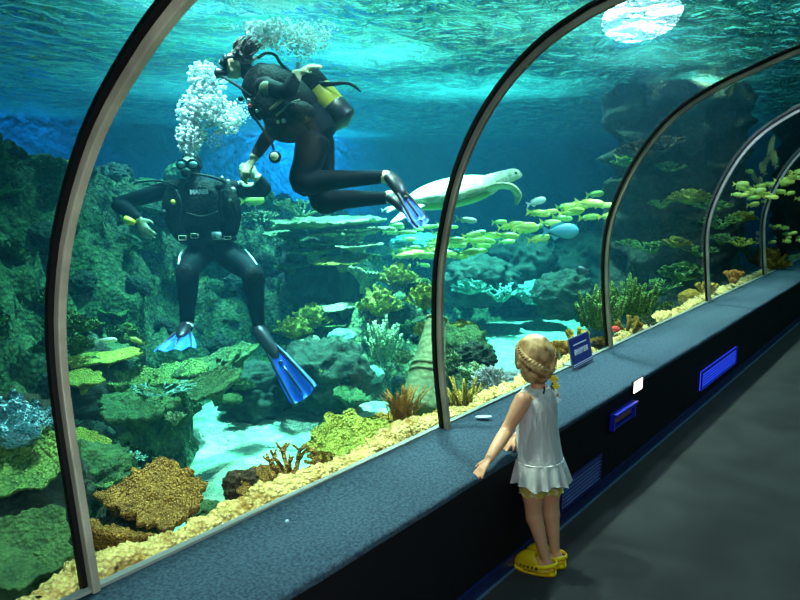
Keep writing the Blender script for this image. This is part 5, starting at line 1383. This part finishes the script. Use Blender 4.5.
# square white wall light
a = YF(632, 388); b = YF(641.5, 379); 
t = thing('wall_light', 'small square white light set in the black wall under the ledge edge', 'light', ((a.x+b.x)/2, LF-.003, YF(637, 385).z))
w = (b.x-a.x)/2; hh = abs(YF(637, 378.5).z-YF(637, 390.5).z)/2
bm = bmesh.new(); box(bm, (-w, -.006, -hh), (w, .004, hh)); fr_ = obj('housing', bm, M['rubber'], t, smooth=False)
bm = bmesh.new(); box(bm, (-w*.88, -.009, -hh*.88), (w*.88, -.005, hh*.88)); obj('lens', bm, M['lamp_glow'], t, smooth=False)
# blue framed recessed socket: hooded box with a brownish panel
a = YF(609, 425); b = YF(631, 405); c = YF(609, 432)
t = thing('wall_socket_box', 'blue framed hooded box with brown panel on the black wall right of the girl', 'box', ((a.x+b.x)/2, LF-.003, YF(620, 423).z))
L2 = (b.x-a.x)/2; H = abs(YF(620, 407).z-YF(620, 423).z)
bm = bmesh.new(); box(bm, (-L2, -.002, 0), (L2, .004, H)); obj('back_plate', bm, M['ledge_front'], t, smooth=False)
bm = bmesh.new(); w = .014
for lo, hi in (((-L2, -.040, H-w), (L2, 0, H)), ((-L2, -.028, 0), (-L2+w, 0, H-w)), ((L2-w, -.028, 0), (L2, 0, H-w)), ((-L2+w, -.018, 0), (L2-w, 0, w*.6))): box(bm, lo, hi)
obj('hood', bm, M['blue_metal'], t, smooth=False)
M['brown_panel'] = mat('brown_panel', srgb(120, 84, 62), .5)
bm = bmesh.new(); box(bm, (-L2+w*1.3, -.010, H*.28), (L2-w*1.3, -.003, H-w*1.2)); obj('panel', bm, M['brown_panel'], t, smooth=False)
# ------------------------------------------------------------------ light
def area(name, loc, size, power, col, target=None, shape='DISK', spread=PI):
    l = bpy.data.lights.new(name, 'AREA'); l.energy = power; l.color = col; l.size = size; l.shape = shape; l.spread = spread
    o = bpy.data.objects.new(name, l); C.objects.link(o); o.location = loc
    if target is not None: o.rotation_euler = (Vector(target)-Vector(loc)).to_track_quat('-Z', 'Y').to_euler()
    return o
def lamp_over(name, px, py, zt, size, power, col, off=(0, 0), z=6.0, spread=PI):
    t = PZ(px, py, zt)
    return area(name, (t.x+off[0], t.y+off[1], z), size, power, col, t, spread=spread)
for nm, lc, sz, w, cl, tg, sd in LAMPS: area(nm, lc, sz, w, cl, tg, spread=sd)
# tunnel down-light behind and above the viewer
area('tunnel_lamp_or_fill', (-.9, -.5, 2.3), .35, TUNNEL_W, (.95, .97, 1), (2.2, 1.1, .6))
area('tunnel_lamp_or_fill', (5.5, -.5, 2.3), .3, TUNNEL_W*.35, (.6, .75, 1), (6.2, 1.2, .0))
area('tunnel_lamp_or_fill', (.1, -1.0, 2.25), .3, 10, (.95, 1, .95), (.95, 1.8, 1.35), spread=1.1)  # added fill to brighten the nearest steel hoop
w = bpy.data.worlds.new('world'); bpy.context.scene.world = w; w.use_nodes = True
w.node_tree.nodes['Background'].inputs[0].default_value = WORLD_COL + (1,); w.node_tree.nodes['Background'].inputs[1].default_value = WORLD_S
nt = w.node_tree; tc = nt.nodes.new('ShaderNodeTexCoord'); sx = nt.nodes.new('ShaderNodeSeparateXYZ'); mr = nt.nodes.new('ShaderNodeMapRange')
nt.links.new(tc.outputs['Generated'], sx.inputs[0]); nt.links.new(sx.outputs[2], mr.inputs[0])
mr.inputs[1].default_value = .06; mr.inputs[2].default_value = .42; mr.inputs[3].default_value = WORLD_S*.22; mr.inputs[4].default_value = WORLD_S
m2_ = nt.nodes.new('ShaderNodeMapRange'); nt.links.new(sx.outputs[0], m2_.inputs[0])   # added gradient: surroundings made dimmer away from the tunnel's far end
m2_.inputs[1].default_value = .40; m2_.inputs[2].default_value = .82; m2_.inputs[3].default_value = .34; m2_.inputs[4].default_value = 1.0
mm = nt.nodes.new('ShaderNodeMath'); mm.operation = 'MULTIPLY'; nt.links.new(mr.outputs[0], mm.inputs[0]); nt.links.new(m2_.outputs[0], mm.inputs[1])
nt.links.new(mm.outputs[0], nt.nodes['Background'].inputs[1])
sc = bpy.context.scene
sc.view_settings.view_transform = 'Standard'; sc.view_settings.look = 'None'; sc.view_settings.gamma = 1; sc.view_settings.exposure = EXPO
sc.view_settings.use_curve_mapping = False
cy = sc.cycles
cy.max_bounces = 6; cy.diffuse_bounces = 2; cy.glossy_bounces = 3; cy.transmission_bounces = 4; cy.volume_bounces = 1; cy.transparent_max_bounces = 24
cy.caustics_reflective = False; cy.caustics_refractive = False
cy.sample_clamp_indirect = 4; cy.sample_clamp_direct = 0
cy.use_denoising = True
